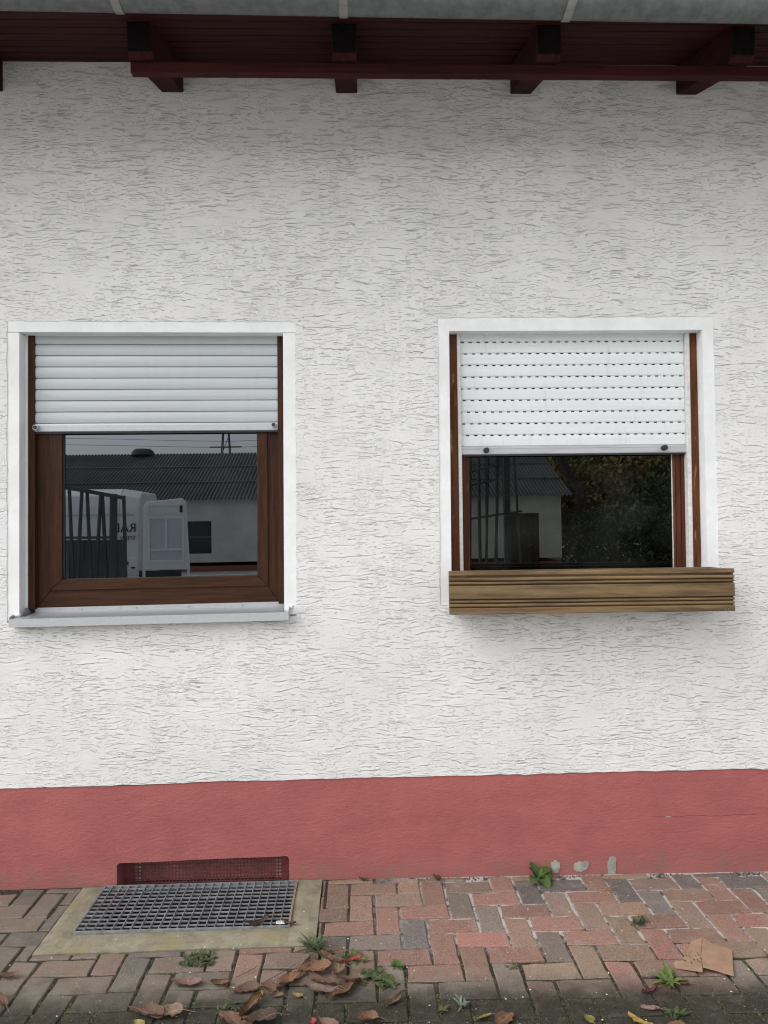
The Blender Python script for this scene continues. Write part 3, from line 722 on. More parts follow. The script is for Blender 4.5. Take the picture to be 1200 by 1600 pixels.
# ================================================================== LIGHT WELL
lwell = thing('light_well', 'mossy concrete light well surround set in the paving below the basement window', 'light well', (-.71, -.27, 0))
IN = (-1.137, -.296, -.395)
def slab_ring():
    mb = MB()
    top = .004
    mb.box((LW[0], LW[2], -.15), (IN[0], -.0, top)); mb.box((IN[1], LW[2], -.15), (LW[1], .0, top)); mb.box((IN[0], LW[2], -.15), (IN[1], IN[2], top)); return mb
J3 = random.Random(9)
def slab(name, x0, x1, y0, y1, top):
    mb = MB(); nx = max(2, int((x1-x0)/.03)); ny = max(2, int((y1-y0)/.03)); V = []
    for j in range(ny+1):
        for i in range(nx+1):
            ex = (i in (0, nx)) or (j in (0, ny)); x = x0+(x1-x0)*i/nx; y = y0+(y1-y0)*j/ny
            n = mnoise.noise(Vector((x*9, y*9, 1.3)))*.0035
            dx = mnoise.noise(Vector((x*30, y*30, 5)))*.003
            V.append((x+(dx if i in (0, nx) and x0 < -1.2 or (i == nx and x1 > -.2) else 0), y+(dx*1.3 if j == 0 and y0 < -.5 else 0), top+n-(.004 if ex else 0)+gz(x)))
    w = nx+1; F = [(j*w+i, j*w+i+1, (j+1)*w+i+1, (j+1)*w+i) for j in range(ny) for i in range(nx)]
    b = len(V); per = [i for i in range(w)]+[j*w+nx for j in range(1, ny+1)]+[ny*w+i for i in range(nx-1, -1, -1)]+[j*w for j in range(ny-1, 0, -1)]
    V += [(V[k][0], V[k][1], -.15) for k in per]; n = len(per)
    F += [(per[k], b+k, b+(k+1) % n, per[(k+1) % n]) for k in range(n)]
    mb.v = V; mb.f = F; mk(name, mb, M['conc'], lwell, smooth=False)
slab('kerb', LW[0], IN[0], LW[2]+.0, -.012, .006); slab('kerb', IN[1], LW[1], LW[2]+.0, -.006, .006); slab('kerb', IN[0]+.0005, IN[1]-.0005, LW[2], IN[2], .006)
sh = MB(); a0, a1, b0, b1 = IN[0]-.001, IN[1]+.001, IN[2]-.001, .22
sh.add([(a0, b0, -.6), (a1, b0, -.6), (a1, b1, -.6), (a0, b1, -.6), (a0, b0, -.004), (a1, b0, -.004), (a1, b1, -.004), (a0, b1, -.004)], [(0, 1, 2, 3), (0, 4, 5, 1), (1, 5, 6, 2), (0, 3, 7, 4)])
mk('shaft', sh, M['shaft'], lwell, fix=False)
grate = thing('grate', 'weathered galvanised steel bar grate lying over the light well', 'grate', (-.716, -.2, 0))
zt = .006; gx0, gx1, gy0, gy1 = -1.132, -.301, -.390, -.022
for a, b in (((gx0, gy0, zt-.028), (gx1, gy0+.004, zt)), ((gx0, gy1-.004, zt-.028), (gx1, gy1, zt)), ((gx0, gy0+.0042, zt-.028), (gx0+.004, gy1-.0042, zt)), ((gx1-.004, gy0+.0042, zt-.028), (gx1, gy1-.0042, zt))):
    box('edge_bar', a, b, M['galv'], grate)
box('edge_angle', (gx1+.0012, gy0, zt-.02), (gx1+.004, gy1, zt+.001), M['straw'], grate); box('edge_angle', (gx0-.004, gy0, zt-.02), (gx0-.0012, gy1, zt+.0005), M['zinc2'], grate)
NY, NXg = 12, 23
GJ = random.Random(3)
me = None
for j in range(1, NY):
    y = gy0+(gy1-gy0)*j/NY
    mb = MB().box((gx0+.0045, y-.0014, zt-.0075), (gx1-.0045, y+.0014, zt-.0012+GJ.uniform(-.0012, .0006))); mk('cross_bar', mb, M['galv'], grate)
for i in range(1, NXg):
    x = gx0+(gx1-gx0)*i/NXg+GJ.uniform(-.0006, .0006)
    mk('bearing_bar', MB().box((x-.0012, gy0+.0045, zt-.017), (x+.0012, gy1-.0045, zt+.0008)), M['galv'], grate)
tg = box('maker_tag', (-.352, -.378, zt-.001), (-.318, -.355, zt+.0015), M['tag'], grate, bevel=.0015)
for k, (a, b) in enumerate(((0, .0045), (.009, .0035), (.018, .005))):
    mb = MB().box((-.347+a, -.369, zt+.0017), (-.347+a+b, -.367, zt+.0022)); mb.box((-.347+a, -.364, zt+.0017), (-.347+a+b*.8, -.362, zt+.0022)); mb.box((-.347+a, -.3668, zt+.0017), (-.347+a+.0014, -.3642, zt+.0022)); mk('tag_mark', mb, M['tagink'], tg)

# ================================================================== PLANTER
pb = thing('planter_box', 'grooved brown wooden planter box hung under the right window', 'planter box', (.987, -.09, 1.17))
z = 1.3585; yF = -.17
seq = [('f', .0186), ('g', .0085), ('b', .0135), ('g', .005), ('b', .0105), ('g', .005), ('f', .0575), ('g', .005), ('b', .0105), ('g', .005), ('b', .012), ('g', .005), ('f', .0265)]
prof = [(yF+.028, z), (yF+.003, z)]
for k, hgt in seq:
    if k == 'g': prof += [(yF+.013, z-.0005), (yF+.0145, z-hgt*.5), (yF+.013, z-hgt+.0005)]
    elif k == 'f': prof += [(yF+.0022, z-.0004), (yF, z-.003), (yF, z-hgt+.003), (yF+.0022, z-hgt+.0004)]
    else: prof += [(yF+.004, z-.0004), (yF+.0012, z-hgt*.3), (yF+.0012, z-hgt*.7), (yF+.004, z-hgt+.0004)]
    z -= hgt
prof += [(yF+.028, z)]
fb = MB(); NXp = 24
n = len(prof)
for i in range(NXp+1):
    x = .372+1.2285*i/NXp
    fb.v += [(x, y+mnoise.noise(Vector((x*3, 0, zz*20)))*.0008, zz-.0042*(x-.372)/1.23+mnoise.noise(Vector((x*4, 2, 0)))*.0007) for y, zz in prof]
for i in range(NXp): fb.f += [(i*n+k, i*n+(k+1) % n, (i+1)*n+(k+1) % n, (i+1)*n+k) for k in range(n)]
fb.f += [tuple(range(n))[::-1], tuple(range(NXp*n, NXp*n+n))]
mk('front_board', fb, M['deck'], pb)
for x in (.392, 1.556): box('side_board', (x, -.141, 1.172), (x+.022, -.008, 1.352), M['deck'], pb, bevel=.002)
box('back_board', (.4145, -.030, 1.172), (1.5555, -.010, 1.352), M['deck'], pb, bevel=.002)
box('bottom_board', (.4145, -.1405, 1.174), (1.5555, -.0305, 1.194), M['deck'], pb, bevel=.002)
so_ = MB(); 
for i in range(30):
    for j in range(3):
        x = .4165+1.137*i/30; y = -.139+.036*j; so_.box((x, y, 1.1945), (x+.0378, y+.0358, 1.30+rnd.uniform(-.006, .006)))
o = mk('soil', so_, M['soil'], pb); o['kind'] = 'stuff'
for (x, zz) in ((1.558, 1.179), (1.572, 1.181), (1.584, 1.212)):
    mk('nail_head', MB().tube([(x, yF+.0005, zz), (x, yF-.001, zz)], .0025, 8), M['screw'], pb)

# ================================================================== FALLEN LEAVES
def leaf_mesh(L, Wd, curl, twist, seed, tip=1.0, lift=.004, stem=.35):
    r = random.Random(seed); nu, nv = 8, 13; V = []; UV = []
    ph = r.uniform(0, 6.28)
    for j in range(nv+1):
        t = j/nv
        w = Wd*.54*(math.sin(math.pi*min(1, t**.8*.97+.02))**.62)*(1-.22*t*tip)
        for i in range(nu+1):
            u = i/nu*2-1
            e = w*(1+(.10*math.sin(9*t*3.1+ph+1.7*(u > 0))+r.uniform(-.13, .07))*abs(u)**3)*u
            a = u*curl*1.4
            x = w*math.sin(a)/max(.25, abs(curl*1.4))*(e/(w*u) if abs(u) > .01 else 1)
            zz = w*(1-math.cos(a))/max(.3, curl*1.4)
            y = L*(t-.5); zz += L*.5*((t-.5)**2)*curl*1.2+L*.05*math.sin(5*t+ph)*u+.030*L*math.sin(8*t+ph+2*u)+.05*L*mnoise.noise(Vector((u*1.6, t*4.5, seed*3.7)))+.02*L*mnoise.noise(Vector((u*4, t*11, seed*1.7)))
            x += twist*L*(t-.5)**2
            V.append((x, y, zz)); UV.append((i/nu, t))
    z0 = min(v[2] for v in V); V = [(x, y, zz-z0+lift) for x, y, zz in V]
    w = nu+1; F = [(j*w+i, j*w+i+1, (j+1)*w+i+1, (j+1)*w+i) for j in range(nv) for i in range(nu)]
    # petiole
    if stem:
        c = V[w//2]; p0 = Vector(c); p1 = p0+Vector((r.uniform(-.2, .2)*L*stem, -L*stem, -min(p0.z-.003, .01))); b = len(V); rad = .0012
        for q in (p0, p1): V += [(q.x-rad, q.y, q.z), (q.x+rad, q.y, q.z), (q.x, q.y, q.z+rad)]; UV += [(.5, 0)]*3
        F += [(b, b+1, b+4, b+3), (b+1, b+2, b+5, b+4), (b+2, b, b+3, b+5)]
    return V, F, UV
def leaf_obj(name, V, F, UV, mat, parent=None, loc=None, rz=0, rx=0, ry=0, color=None, thick=.0006):
    me = bpy.data.meshes.new(name); me.from_pydata(V, [], F); uvl = me.uv_layers.new(name='UVMap')
    for lp in me.loops: uvl.data[lp.index].uv = UV[lp.vertex_index]
    me.materials.append(mat); me.polygons.foreach_set('use_smooth', [True]*len(me.polygons))
    o = bpy.data.objects.new(name, me); COL.objects.link(o)
    if parent: o.parent = parent
    if loc is not None: o.location = loc
    o.rotation_euler = (rx, ry, rz)
    if color: o.color = (*color, 1)
    return o
BRN, ORG, PAL_, DRK, YEL, RED, PNK = (.135, .066, .036), (.17, .078, .036), (.22, .14, .09), (.06, .03, .02), (.36, .24, .04), (.34, .035, .04), (.27, .15, .12)
GL = 'dry autumn leaves fallen on the paving'
LEAVES = [  # x, y, z0, length, width, curl, rot deg, colour, label
 (-1.262, -.660, 0, .085, .034, 1.1, 80, BRN, 'curled brown leaf at the left edge of the paving, the farther of two'),
 (-1.21, -.792, 0, .085, .045, 1.2, 35, BRN, 'curled brown leaf at the left edge of the paving, the nearer of two'),
 (-.712, -.878, .0, .130, .058, .35, 78, BRN, 'large flat brown leaf lying below the grate at the picture bottom'),
 (-.645, -.893, .004, .105, .055, .5, 102, PAL_, 'pale brown leaf tucked against the large flat brown leaf'),
 (-.725, -.932, .0, .050, .03, .4, 60, (.22, .19, .05), 'yellow green leaf peeking out in front of the large flat brown leaf'),
 (-.618, -.742, 0, .105, .045, .8, 84, PNK, 'pale pinkish crumpled leaf lying right of the thyme weed'),
 (-.500, -.742, 0, .065, .04, 1.2, 95, ORG, 'small orange curled leaf just right of the pale crumpled leaf'),
 (-.412, -.780, 0, .095, .05, .6, 108, BRN, 'brown veined leaf with a long stalk between two curled orange leaves'),
 (-.328, -.768, 0, .068, .042, .7, 62, ORG, 'small orange brown leaf touching the long dry stalk'),
 (-.352, -.806, .002, .034, .017, .6, 10, YEL, 'tiny yellow leaf standing against a pale curled leaf'),
 (-.303, -.820, 0, .050, .026, 1.3, 85, PAL_, 'small pale curled leaf beside the tiny yellow leaf'),
 (-.385, -.880, 0, .115, .052, 1.3, 160, ORG, 'twisted orange brown leaf standing up near the picture bottom'),
 (-.415, -.943, 0, .125, .068, .4, 70, BRN, 'broad brown leaf cut by the bottom edge under the twisted leaf'),
 (-.340, -.945, .006, .110, .075, .4, 115, DRK, 'broad dark brown leaf cut by the bottom edge under the twisted leaf'),
 (-.262, -.742, .003, .112, .058, .45, -18, ORG, 'large upright orange brown veined leaf at the left of the leaf pile'),
 (-.182, -.700, .012, .120, .060, .7, 70, ORG, 'big orange brown leaf on top of the leaf pile'),
 (-.232, -.820, 0, .038, .026, .4, 40, (.26, .17, .045), 'mustard yellow leaf scrap left of the leaf pile'),
 (-.140, -.612, .010, .125, .034, 1.2, 82, BRN, 'long rolled brown leaf along the back of the leaf pile'),
 (-.120, -.652, .012, .110, .045, 1., 75, ORG, 'curled tan leaf in the back half of the leaf pile'),
 (-.100, -.715, .014, .100, .058, .8, 125, PAL_, 'pale tan leaf under the small red leaf in the pile'),
 (-.145, -.765, .006, .120, .055, .7, 85, BRN, 'brown leaf in the middle of the leaf pile'),
 (-.155, -.805, 0, .115, .06, .6, 80, (.17, .12, .10), 'greyish brown leaf at the front left of the leaf pile'),
 (-.085, -.822, .004, .125, .055, .8, 94, ORG, 'rust brown leaf at the front right of the leaf pile'),
 (-.052, -.692, .034, .070, .022, .9, 80, RED, 'small bright red leaf on the leaf pile'),
 (-.172, -.948, .0, .028, .024, .5, 20, RED, 'tiny crimson leaf on the dark paving at the bottom edge'),
 (-.122, -.966, .0, .075, .05, .3, 85, PNK, 'pinkish brown leaf half cut by the bottom edge of the picture'),
 (.088, -.872, .0, .105, .036, 1.25, 120, PAL_, 'rolled tan leaf lying alone right of the leaf pile'),
 (-.002, -.956, .0, .070, .055, .9, 150, ORG, 'orange brown leaf with a thin stalk at the bottom edge below the rolled leaf'),
 (-.424, -.385, .007, .105, .032, 1.35, 120, DRK, 'dark shrivelled leaf hanging over the front edge of the grate'),
 (-.296, -.381, .008, .052, .022, 1.1, 95, BRN, 'small brown leaf at the front corner of the grate'),
 (.425, -.975, .0, .085, .060, .5, 150, ORG, 'orange brown leaf with a yellow green lobe at the bottom edge of the picture'),
 (.37, -.957, .0, .055, .024, .5, 100, (.22, .20, .03), 'yellow green leaf lobe lying left of the orange brown leaf at the bottom edge'),
 (.856, -1.0, .0, .095, .036, .6, 30, YEL, 'bright yellow leaf at the bottom edge on the dark paving'),
 (1.078, -.802, .0, .042, .034, .5, 80, ORG, 'small orange leaf beside the green fern weed'),
 (.915, -.930, .0, .060, .032, .4, 80, PNK, 'flat pinkish leaf on the dark mossy paving'),
 (.965, -1.015, .0, .060, .035, .4, 80, ORG, 'rust coloured leaf cut by the bottom edge right of the yellow leaf'),
 (.950, -.842, .0, .085, .024, 1.0, 120, (.12, .025, .022), 'dark red narrow leaf left of the green fern weed'),
 (.700, -.975, .0, .042, .034, .4, 20, (.20, .19, .03), 'yellow green leaf scrap at the bottom edge left of the yellow leaf'),
 (.312, -.034, .0, .055, .040, 1.2, 30, DRK, 'shrivelled dark leaf against the foot of the red plinth'),
 (-.013, -.030, .0, .050, .025, 1.2, 80, DRK, 'dark leaf scrap at the plinth foot nearest the grate'),
 (-.20, -.655, .008, .085, .050, .8, 20, DRK, 'dark shadowed leaf half buried under the leaf pile'),
 (-.06, -.76, .008, .090, .045, .9, 60, (.15, .07, .04), 'dark brown leaf below the red leaf in the pile'),
]
for i, (x, y, z0, L, Wd, cu, rz, c, lab) in enumerate(LEAVES):
    kk = rnd.uniform(.72, 1.12)
    V, F, UV = leaf_mesh(L*1.02, Wd*1.02, cu, rnd.uniform(-.35, .35), 100+i)
    o = leaf_obj('fallen_leaf', V, F, UV, M['leaf'], None, (x, y, gz(x)+z0-.001), R(rz+(rnd.uniform(-48, 48) if -.3 < x < .0 else rnd.uniform(-12, 12))), rnd.uniform(-.1, .1), rnd.uniform(-.18, .18), tuple(q*kk for q in c))
    tag(o, lab, 'leaf', GL)
# twigs
for i, (p, q, lab) in enumerate([((-.452, -.712), (-.384, -.654), 'short dry leaf stalk on the paving behind the veined leaf'), ((-.350, -.745), (-.250, -.646), 'long dry leaf stalk reaching from the orange leaf to the pile')]):
    m_ = ((p[0]+q[0])/2+.006, (p[1]+q[1])/2)
    o = mk('dry_stalk', MB().tube([(p[0], p[1], .004), (*m_, .007), (q[0], q[1], .006)], .0017, 5, .0012), M['stem'], loc=(p[0], p[1], 0)); tag(o, lab, 'stalk')

# ================================================================== WEEDS
def blade(L, Wd, droop, seed, lobes=0, up=.5):
    r = random.Random(seed); nu, nv = 4, 8; V = []; UV = []
    x = 0; zz = 0; ang = up
    for j in range(nv+1):
        t = j/nv
        w = Wd*.5*(math.sin(math.pi*min(1, .06+t*.93))**.8)
        if lobes: w *= .62+.38*abs(math.sin(t*lobes*math.pi))
        for i in range(nu+1):
            u = i/nu*2-1; V.append((u*w, x, zz+abs(u)*w*.3+.06*w*math.sin(t*11+u*3+seed))); UV.append((i/nu, t))
        x += math.cos(ang)*L/nv; zz += math.sin(ang)*L/nv; ang -= droop/nv
    wv = nu+1; F = [(j*wv+i, j*wv+i+1, (j+1)*wv+i+1, (j+1)*wv+i) for j in range(nv) for i in range(nu)]
    return V, F, UV
def join(parts):
    V, F, UV = [], [], []
    for (v, f, u), Mx in parts:
        o = len(V); V += [tuple(Mx @ Vector(p)) for p in v]; F += [tuple(i+o for i in q) for q in f]; UV += u
    return V, F, UV
def rot(rz, rx=0, t=(0, 0, 0), s=1): return Matrix.Translation(t) @ Matrix.Rotation(rz, 4, 'Z') @ Matrix.Rotation(rx, 4, 'X') @ Matrix.Scale(s, 4)
# dock by the plinth: every leaf a part
dk = thing('dock_plant', 'broad leaved green weed with one reddish leaf growing at the plinth foot', 'weed', (.757, -.045, gz(.757)))
for i, (a, L, Wd, up_, dr, c) in enumerate([(150, .085, .045, .75, 1.5, (.045, .10, .018)), (200, .10, .055, .6, 1.6, (.06, .125, .022)), (-60, .10, .06, .75, 1.3, (.065, .14, .025)), (-110, .075, .05, .7, 1.5, (.05, .11, .02)), (38, .075, .042, 1.35, .9, (.035, .085, .02)), (85, .06, .05, 1.2, .7, (.12, .03, .018)), (-15, .07, .05, .95, 1.2, (.055, .12, .02)), (-150, .07, .045, .6, 1.4, (.05, .115, .02))]):
    V, F, UV = blade(L, Wd, dr, i, 0, up_); leaf_obj('leaf', V, F, UV, M['green'], dk, (0, 0, .004), R(a), 0, 0, c)
def tuft(name, label, x, y, n, L, Wd, col, lobes=0, up=(.3, 1.3), dr=(.5, 1.6), spread=.02, seed=1, cat='weed', sc=1., mat=None):
    r = random.Random(seed); P = []
    for i in range(n):
        k = r.uniform(.55, 1.1)
        P.append((blade(L*k, Wd*k, r.uniform(*dr), seed*31+i, lobes, r.uniform(*up)), rot(r.uniform(0, 6.28), 0, (r.uniform(-spread, spread), r.uniform(-spread, spread)*.7, 0))))
    V, F, UV = join(P); o = leaf_obj(name, V, F, UV, mat or M['green'], None, (x, y, gz(x)), 0, 0, 0, col); return tag(o, label, cat)
tuft('weed_tuft', 'small dense green tuft in a joint among the clean right pavers', 1.072, -.415, 46, .034, .006, (.05, .075, .025), 0, (.2, 1.4), (.3, 1.2), .022, 2)
tuft('thyme_weed', 'low creeping thyme like weed in front of the concrete surround', -.608, -.590, 150, .026, .008, (.055, .085, .02), 0, (.1, 1.0), (.2, 1.2), .055, 3)
tuft('grass_tuft', 'blue green grass tuft at the front right corner of the concrete surround', -.196, -.540, 60, .075, .006, (.09, .14, .065), 0, (.25, 1.2), (.6, 1.8), .02, 4, 'grass tuft')
tuft('leafy_weed', 'green leafy weed growing out of the right side of the leaf pile', .020, -.735, 22, .045, .022, (.045, .065, .02), 0, (.2, 1.0), (.6, 1.6), .045, 5)
tuft('leafy_weed', 'bright green leafy sprig at the back right of the leaf pile', -.035, -.625, 14, .036, .021, (.075, .12, .025), 0, (.2, 1.1), (.6, 1.6), .03, 6)
tuft('leafy_weed', 'trailing weed between the leaf pile and the single clover', .065, -.765, 18, .042, .02, (.06, .085, .02), 0, (.1, .7), (.5, 1.4), .03, 15)
tuft('clover', 'tiny clover in a joint right of the leaf pile', .112, -.665, 14, .028, .018, (.07, .13, .025), 0, (.2, 1.), (.5, 1.4), .014, 7, 'clover')
tuft('fern_weed', 'bright green feathery weed below the brown cardboard', 1.035, -.792, 22, .070, .022, (.11, .17, .035), 4, (.2, .95), (.5, 1.4), .012, 8)
tuft('silver_weed', 'silvery grey weed sprig on the dark front paving', .310, -.895, 12, .042, .010, (.20, .245, .19), 3, (.3, 1.2), (.3, 1.2), .008, 9)
tuft('weed_sprig', 'small dark green sprig at the bottom right among mossy pavers', .985, -.965, 18, .045, .012, (.05, .09, .025), 3, (.2, 1.), (.4, 1.2), .018, 10)
tuft('weed_sprig', 'small blue green sprig at the right edge of the picture', 1.452, -.672, 8, .040, .026, (.04, .085, .04), 0, (.1, .7), (.3, 1.2), .012, 11)
tuft('weed_sprig', 'tiny olive weed in a joint right of the silvery sprig', .518, -.690, 12, .030, .010, (.085, .075, .025), 0, (.1, .8), (.3, 1.2), .014, 12)
tuft('weed_sprig', 'dark tiny weed in front of the twisted orange leaf', -.435, -.86, 26, .028, .010, (.05, .07, .025), 0, (.1, 1.), (.3, 1.2), .035, 13)
tuft('weed_sprig', 'olive sprout in a joint left of the silvery sprig', .235, -.915, 10, .035, .012, (.085, .08, .02), 0, (.1, .9), (.3, 1.2), .015, 14)
r = random.Random(44); st_ = MB()
for i in range(11):
    a = r.uniform(0, 6.28); L = r.uniform(.03, .085); p = Vector((1.058+r.uniform(-.03, .03), -.37+r.uniform(-.05, .05), gz(1.05)+.003)); q = p+Vector((math.cos(a)*L*.7, math.sin(a)*L*.7, L*.35)); st_.tube([p, (p+q)/2+Vector((0, 0, .006)), q], .0009, 4, .0005)
tag(mk('dry_grass', st_, M['straw'], loc=(1.058, -.37, 0)), 'dry straw coloured stalks behind the small dense green tuft', 'dry grass')
st_ = MB()
for i in range(8):
    a = r.uniform(0, 6.28); L = r.uniform(.03, .075); p = Vector((1.03+r.uniform(-.02, .02), -.15+r.uniform(-.05, .03), gz(1.05)+.003)); q = p+Vector((math.cos(a)*L*.8, math.sin(a)*L*.8, L*.25)); st_.tube([p, (p+q)/2+Vector((0, 0, .005)), q], .0009, 4, .0005)
tag(mk('dry_grass', st_, M['straw'], loc=(1.03, -.15, 0)), 'dry pale stalks lying on the pavers near the plinth', 'dry grass')

# ================================================================== CARDBOARD
cb = thing('cardboard_scrap', 'folded triangular scrap of brown cardboard lying on the pavers', 'cardboard', (1.2, -.68, gz(1.2)))
def flap(poly, zf):
    mb = MB(); n = len(poly); mb.v = [(x, y, zf(x, y)+gz(1.2)) for x, y in poly]+[(x, y, zf(x, y)+.0022+gz(1.2)) for x, y in poly]
    mb.f = [tuple(range(n))[::-1], tuple(range(n, 2*n))]+[(i, (i+1) % n, n+(i+1) % n, n+i) for i in range(n)]; return mb
mk('flap', flap([(1.268, -.533), (1.213, -.56), (1.168, -.625), (1.124, -.682), (1.105, -.678), (1.091, -.692), (1.085, -.719), (1.120, -.735), (1.163, -.762), (1.1715, -.742), (1.205, -.655)], lambda x, y: .004+.018*max(0, (x-1.09))/.15*max(0., (-.55-y)/.2)), M['card'], cb)
mk('flap', flap([(1.2695, -.533), (1.2065, -.655), (1.173, -.742), (1.20, -.751), (1.264, -.778), (1.30, -.70), (1.337, -.622), (1.285, -.573)], lambda x, y: .004+.014*max(0, (1.28-x))/.1*max(0., (-.55-y)/.2)), M['card'], cb)
ck = MB()
for i in range(14):
    x = 1.16+r.uniform(-.03, .045); y = -.66+r.uniform(-.05, .03); L = r.uniform(.004, .012); zc_ = gz(1.2)+.0065+.018*(x-1.09)/.15*max(0., (-.55-y)/.2); ck.box((x, y, zc_), (x+.003, y+L, zc_+.0012))
mk('stain_speck', ck, M['soil'], cb)

# ================================================================== MOSS, GRIT, SOIL
mo = MB(); r = random.Random(12)
def clump(mb, x, y, z, s):
    n = 5; mb.add([(x+s*math.cos(k*1.257+s*99)*r.uniform(.7, 1.2), y+s*math.sin(k*1.257+s*99)*r.uniform(.7, 1.2), z-.002) for k in range(n)]+[(x+r.uniform(-.3, .3)*s, y+r.uniform(-.3, .3)*s, z+s*r.uniform(.5, 1.))], [(k, (k+1) % n, n) for k in range(n)])
lines = []
for (x0, x1, y0, y1) in placed:
    if -1.25 < (x0+x1)/2 < 1.5 and -1.12 < (y0+y1)/2 < -.45: lines += [((x0, y0), (x1, y0)), ((x0, y0), (x0, y1))]
for (a, b) in lines:
    for k in range(16):
        t = r.random(); x = a[0]+(b[0]-a[0])*t; y = a[1]+(b[1]-a[1])*t
        dens = (1 if y < -.78 else .3 if y < -.62 else .08)*(.35+.9*max(0, mnoise.noise(Vector((x*4, y*4, 3)))+.3))
        if LW[0] < x < LW[1] and y > LW[2]: continue
        if r.random() < dens: clump(mo, x+r.uniform(-.004, .004), y+r.uniform(-.004, .004), gz(x)-.004, r.uniform(.0025, .0065))
o = mk('moss', mo, M['moss'], fix=False); o['kind'] = 'stuff'; o['label'] = 'dark green moss growing in the front paving joints'
gt = MB()
def chip(mb, x, y, z, s):
    mb.add([(x-s, y-s*.6, z), (x+s, y-s*.7, z), (x+s*.8, y+s*.6, z), (x-s*.7, y+s*.8, z), (x+r.uniform(-.4, .4)*s, y, z+s*.9)], [(0, 1, 4), (1, 2, 4), (2, 3, 4), (3, 0, 4)])
for i in range(330):
    x = r.uniform(-1.5, 1.8); y = -r.random()**.8*1.1-.02
    if IN[0]-.01 < x < IN[1]+.01 and y > IN[2]-.01: continue
    chip(gt, x, y, gz(x)+(.007 if LW[0] < x < LW[1] and y > LW[2] else .0005), r.choice([.001, .0015, .002, .003]))
o = mk('grit', gt, M['grit'], fix=False); o['kind'] = 'stuff'; o['label'] = 'pale grit chips scattered over the paving'
sg = MB()
for i in range(900):
    x = r.uniform(-1.7, 1.9)
    if LW[0]-.02 < x < LW[1]: continue
    if mnoise.noise(Vector((x*5, 1, 2))) < -.15: continue
    clump(sg, x, -.008-abs(r.gauss(0, .012)), gz(x)-.003, r.uniform(.002, .006))
for i in range(120):   # litter under the leaf pile
    x = r.gauss(-.10, .09); y = r.gauss(-.70, .08); clump(sg, x, y, gz(x)-.001, r.uniform(.0015, .004))
o = mk('dirt', sg, M['soil'], fix=False); o['kind'] = 'stuff'; o['label'] = 'dark crumbs of soil along the foot of the plinth'

# ================================================================== BEHIND THE CAMERA (seen in the panes)
barn = thing('barn', 'low rendered barn with corrugated dark roof reflected in both windows', 'barn', (-6, -25, 0))
bx0, bx1, yw, yr, ze, zr = -22, 7.0, -22.4, -26.9, 2.50, 4.42
wmb = MB()
for a, b in [((bx0, -31.4, .25), (-6.0, yw, ze)), ((-5.15, -31.4, .25), (5.15, yw, ze)), ((6.22, -31.4, .25), (bx1, yw, ze)), ((-6.0, -31.4, .25), (-5.15, yw, .55)), ((-6.0, -31.4, 1.66), (-5.15, yw, ze)), ((5.15, -31.4, 1.8), (6.22, yw, ze))]: wmb.box(a, b)
mk('wall', wmb, M['barnwall'], barn); 
wp = MB().box((bx0, -31.4, -.06), (5.15, yw+.03, .25)); wp.box((6.22, -31.4, -.06), (bx1, yw+.03, .25)); wp.warp(lambda x, y, z: (x, y, z*.5 if z > 0 else z)); mk('plinth', wp, M['plinth'], barn)
mk('gable', MB().prism([(-31.4, ze), (yw, ze), (yr, zr-.1)], 0, bx1-.2, bx1), M['barnwall'], barn)
bwn = mk('window', MB().box((-6.0, yw-.14, .55), (-5.15, yw-.10, 1.66)), M['barnwin'], barn); mk('window_bar', MB().box((-6.0, yw-.1, 1.08), (-5.15, yw-.05, 1.14)), M['rack'], bwn)
dr = mk('door', MB().box((5.15, yw-.15, -.05), (6.22, yw-.08, 1.8)), M['barndoor'], barn)
for i in range(5): mk('door_board', MB().box((5.17+i*.21, yw-.08, -.02), (5.36+i*.21, yw-.05, 1.76)), M['barndoor'], dr)
rf = MB(); ncor = 1500; x0, x1 = bx0-.3, bx1+.35
V = []; pts = [(yw+.32, ze-.1), ((yw+yr)/2, (ze+zr)/2), (yr, zr), ((-31.4+yr)/2, (ze+zr)/2), (-31.7, ze-.1)]
for i in range(ncor+1):
    x = x0+(x1-x0)*i/ncor; h = .024*math.sin(x*2*math.pi/.13)
    V += [(x, y, zz+h) for y, zz in pts]
rf.v = V; rf.f = [(i*5+k, (i+1)*5+k, (i+1)*5+k+1, i*5+k+1) for i in range(ncor) for k in range(4)]
ro = mk('roof', rf, M['fibro'], barn, fix=False)
for k in (1, 2):
    t = k/3; y = yw+.32+(yr-yw-.32)*t; zz = ze-.1+(zr-ze+.1)*t; mk('sheet_joint', MB().hexa([(x0, y-.04, zz+.03), (x1, y-.04, zz+.03), (x1, y+.04, zz-.005), (x0, y+.04, zz-.005), (x0, y-.04, zz+.045), (x1, y-.04, zz+.045), (x1, y+.04, zz+.015), (x0, y+.04, zz+.015)]), M['fibro'], ro)
mk('ridge_vent', MB().tube([(-8.75, yr, zr-.05), (-8.75, yr, zr+.10), (-8.75, yr, zr+.16), (-8.75, yr, zr+.20)], .48, 16, .30), M['fibro'], ro)

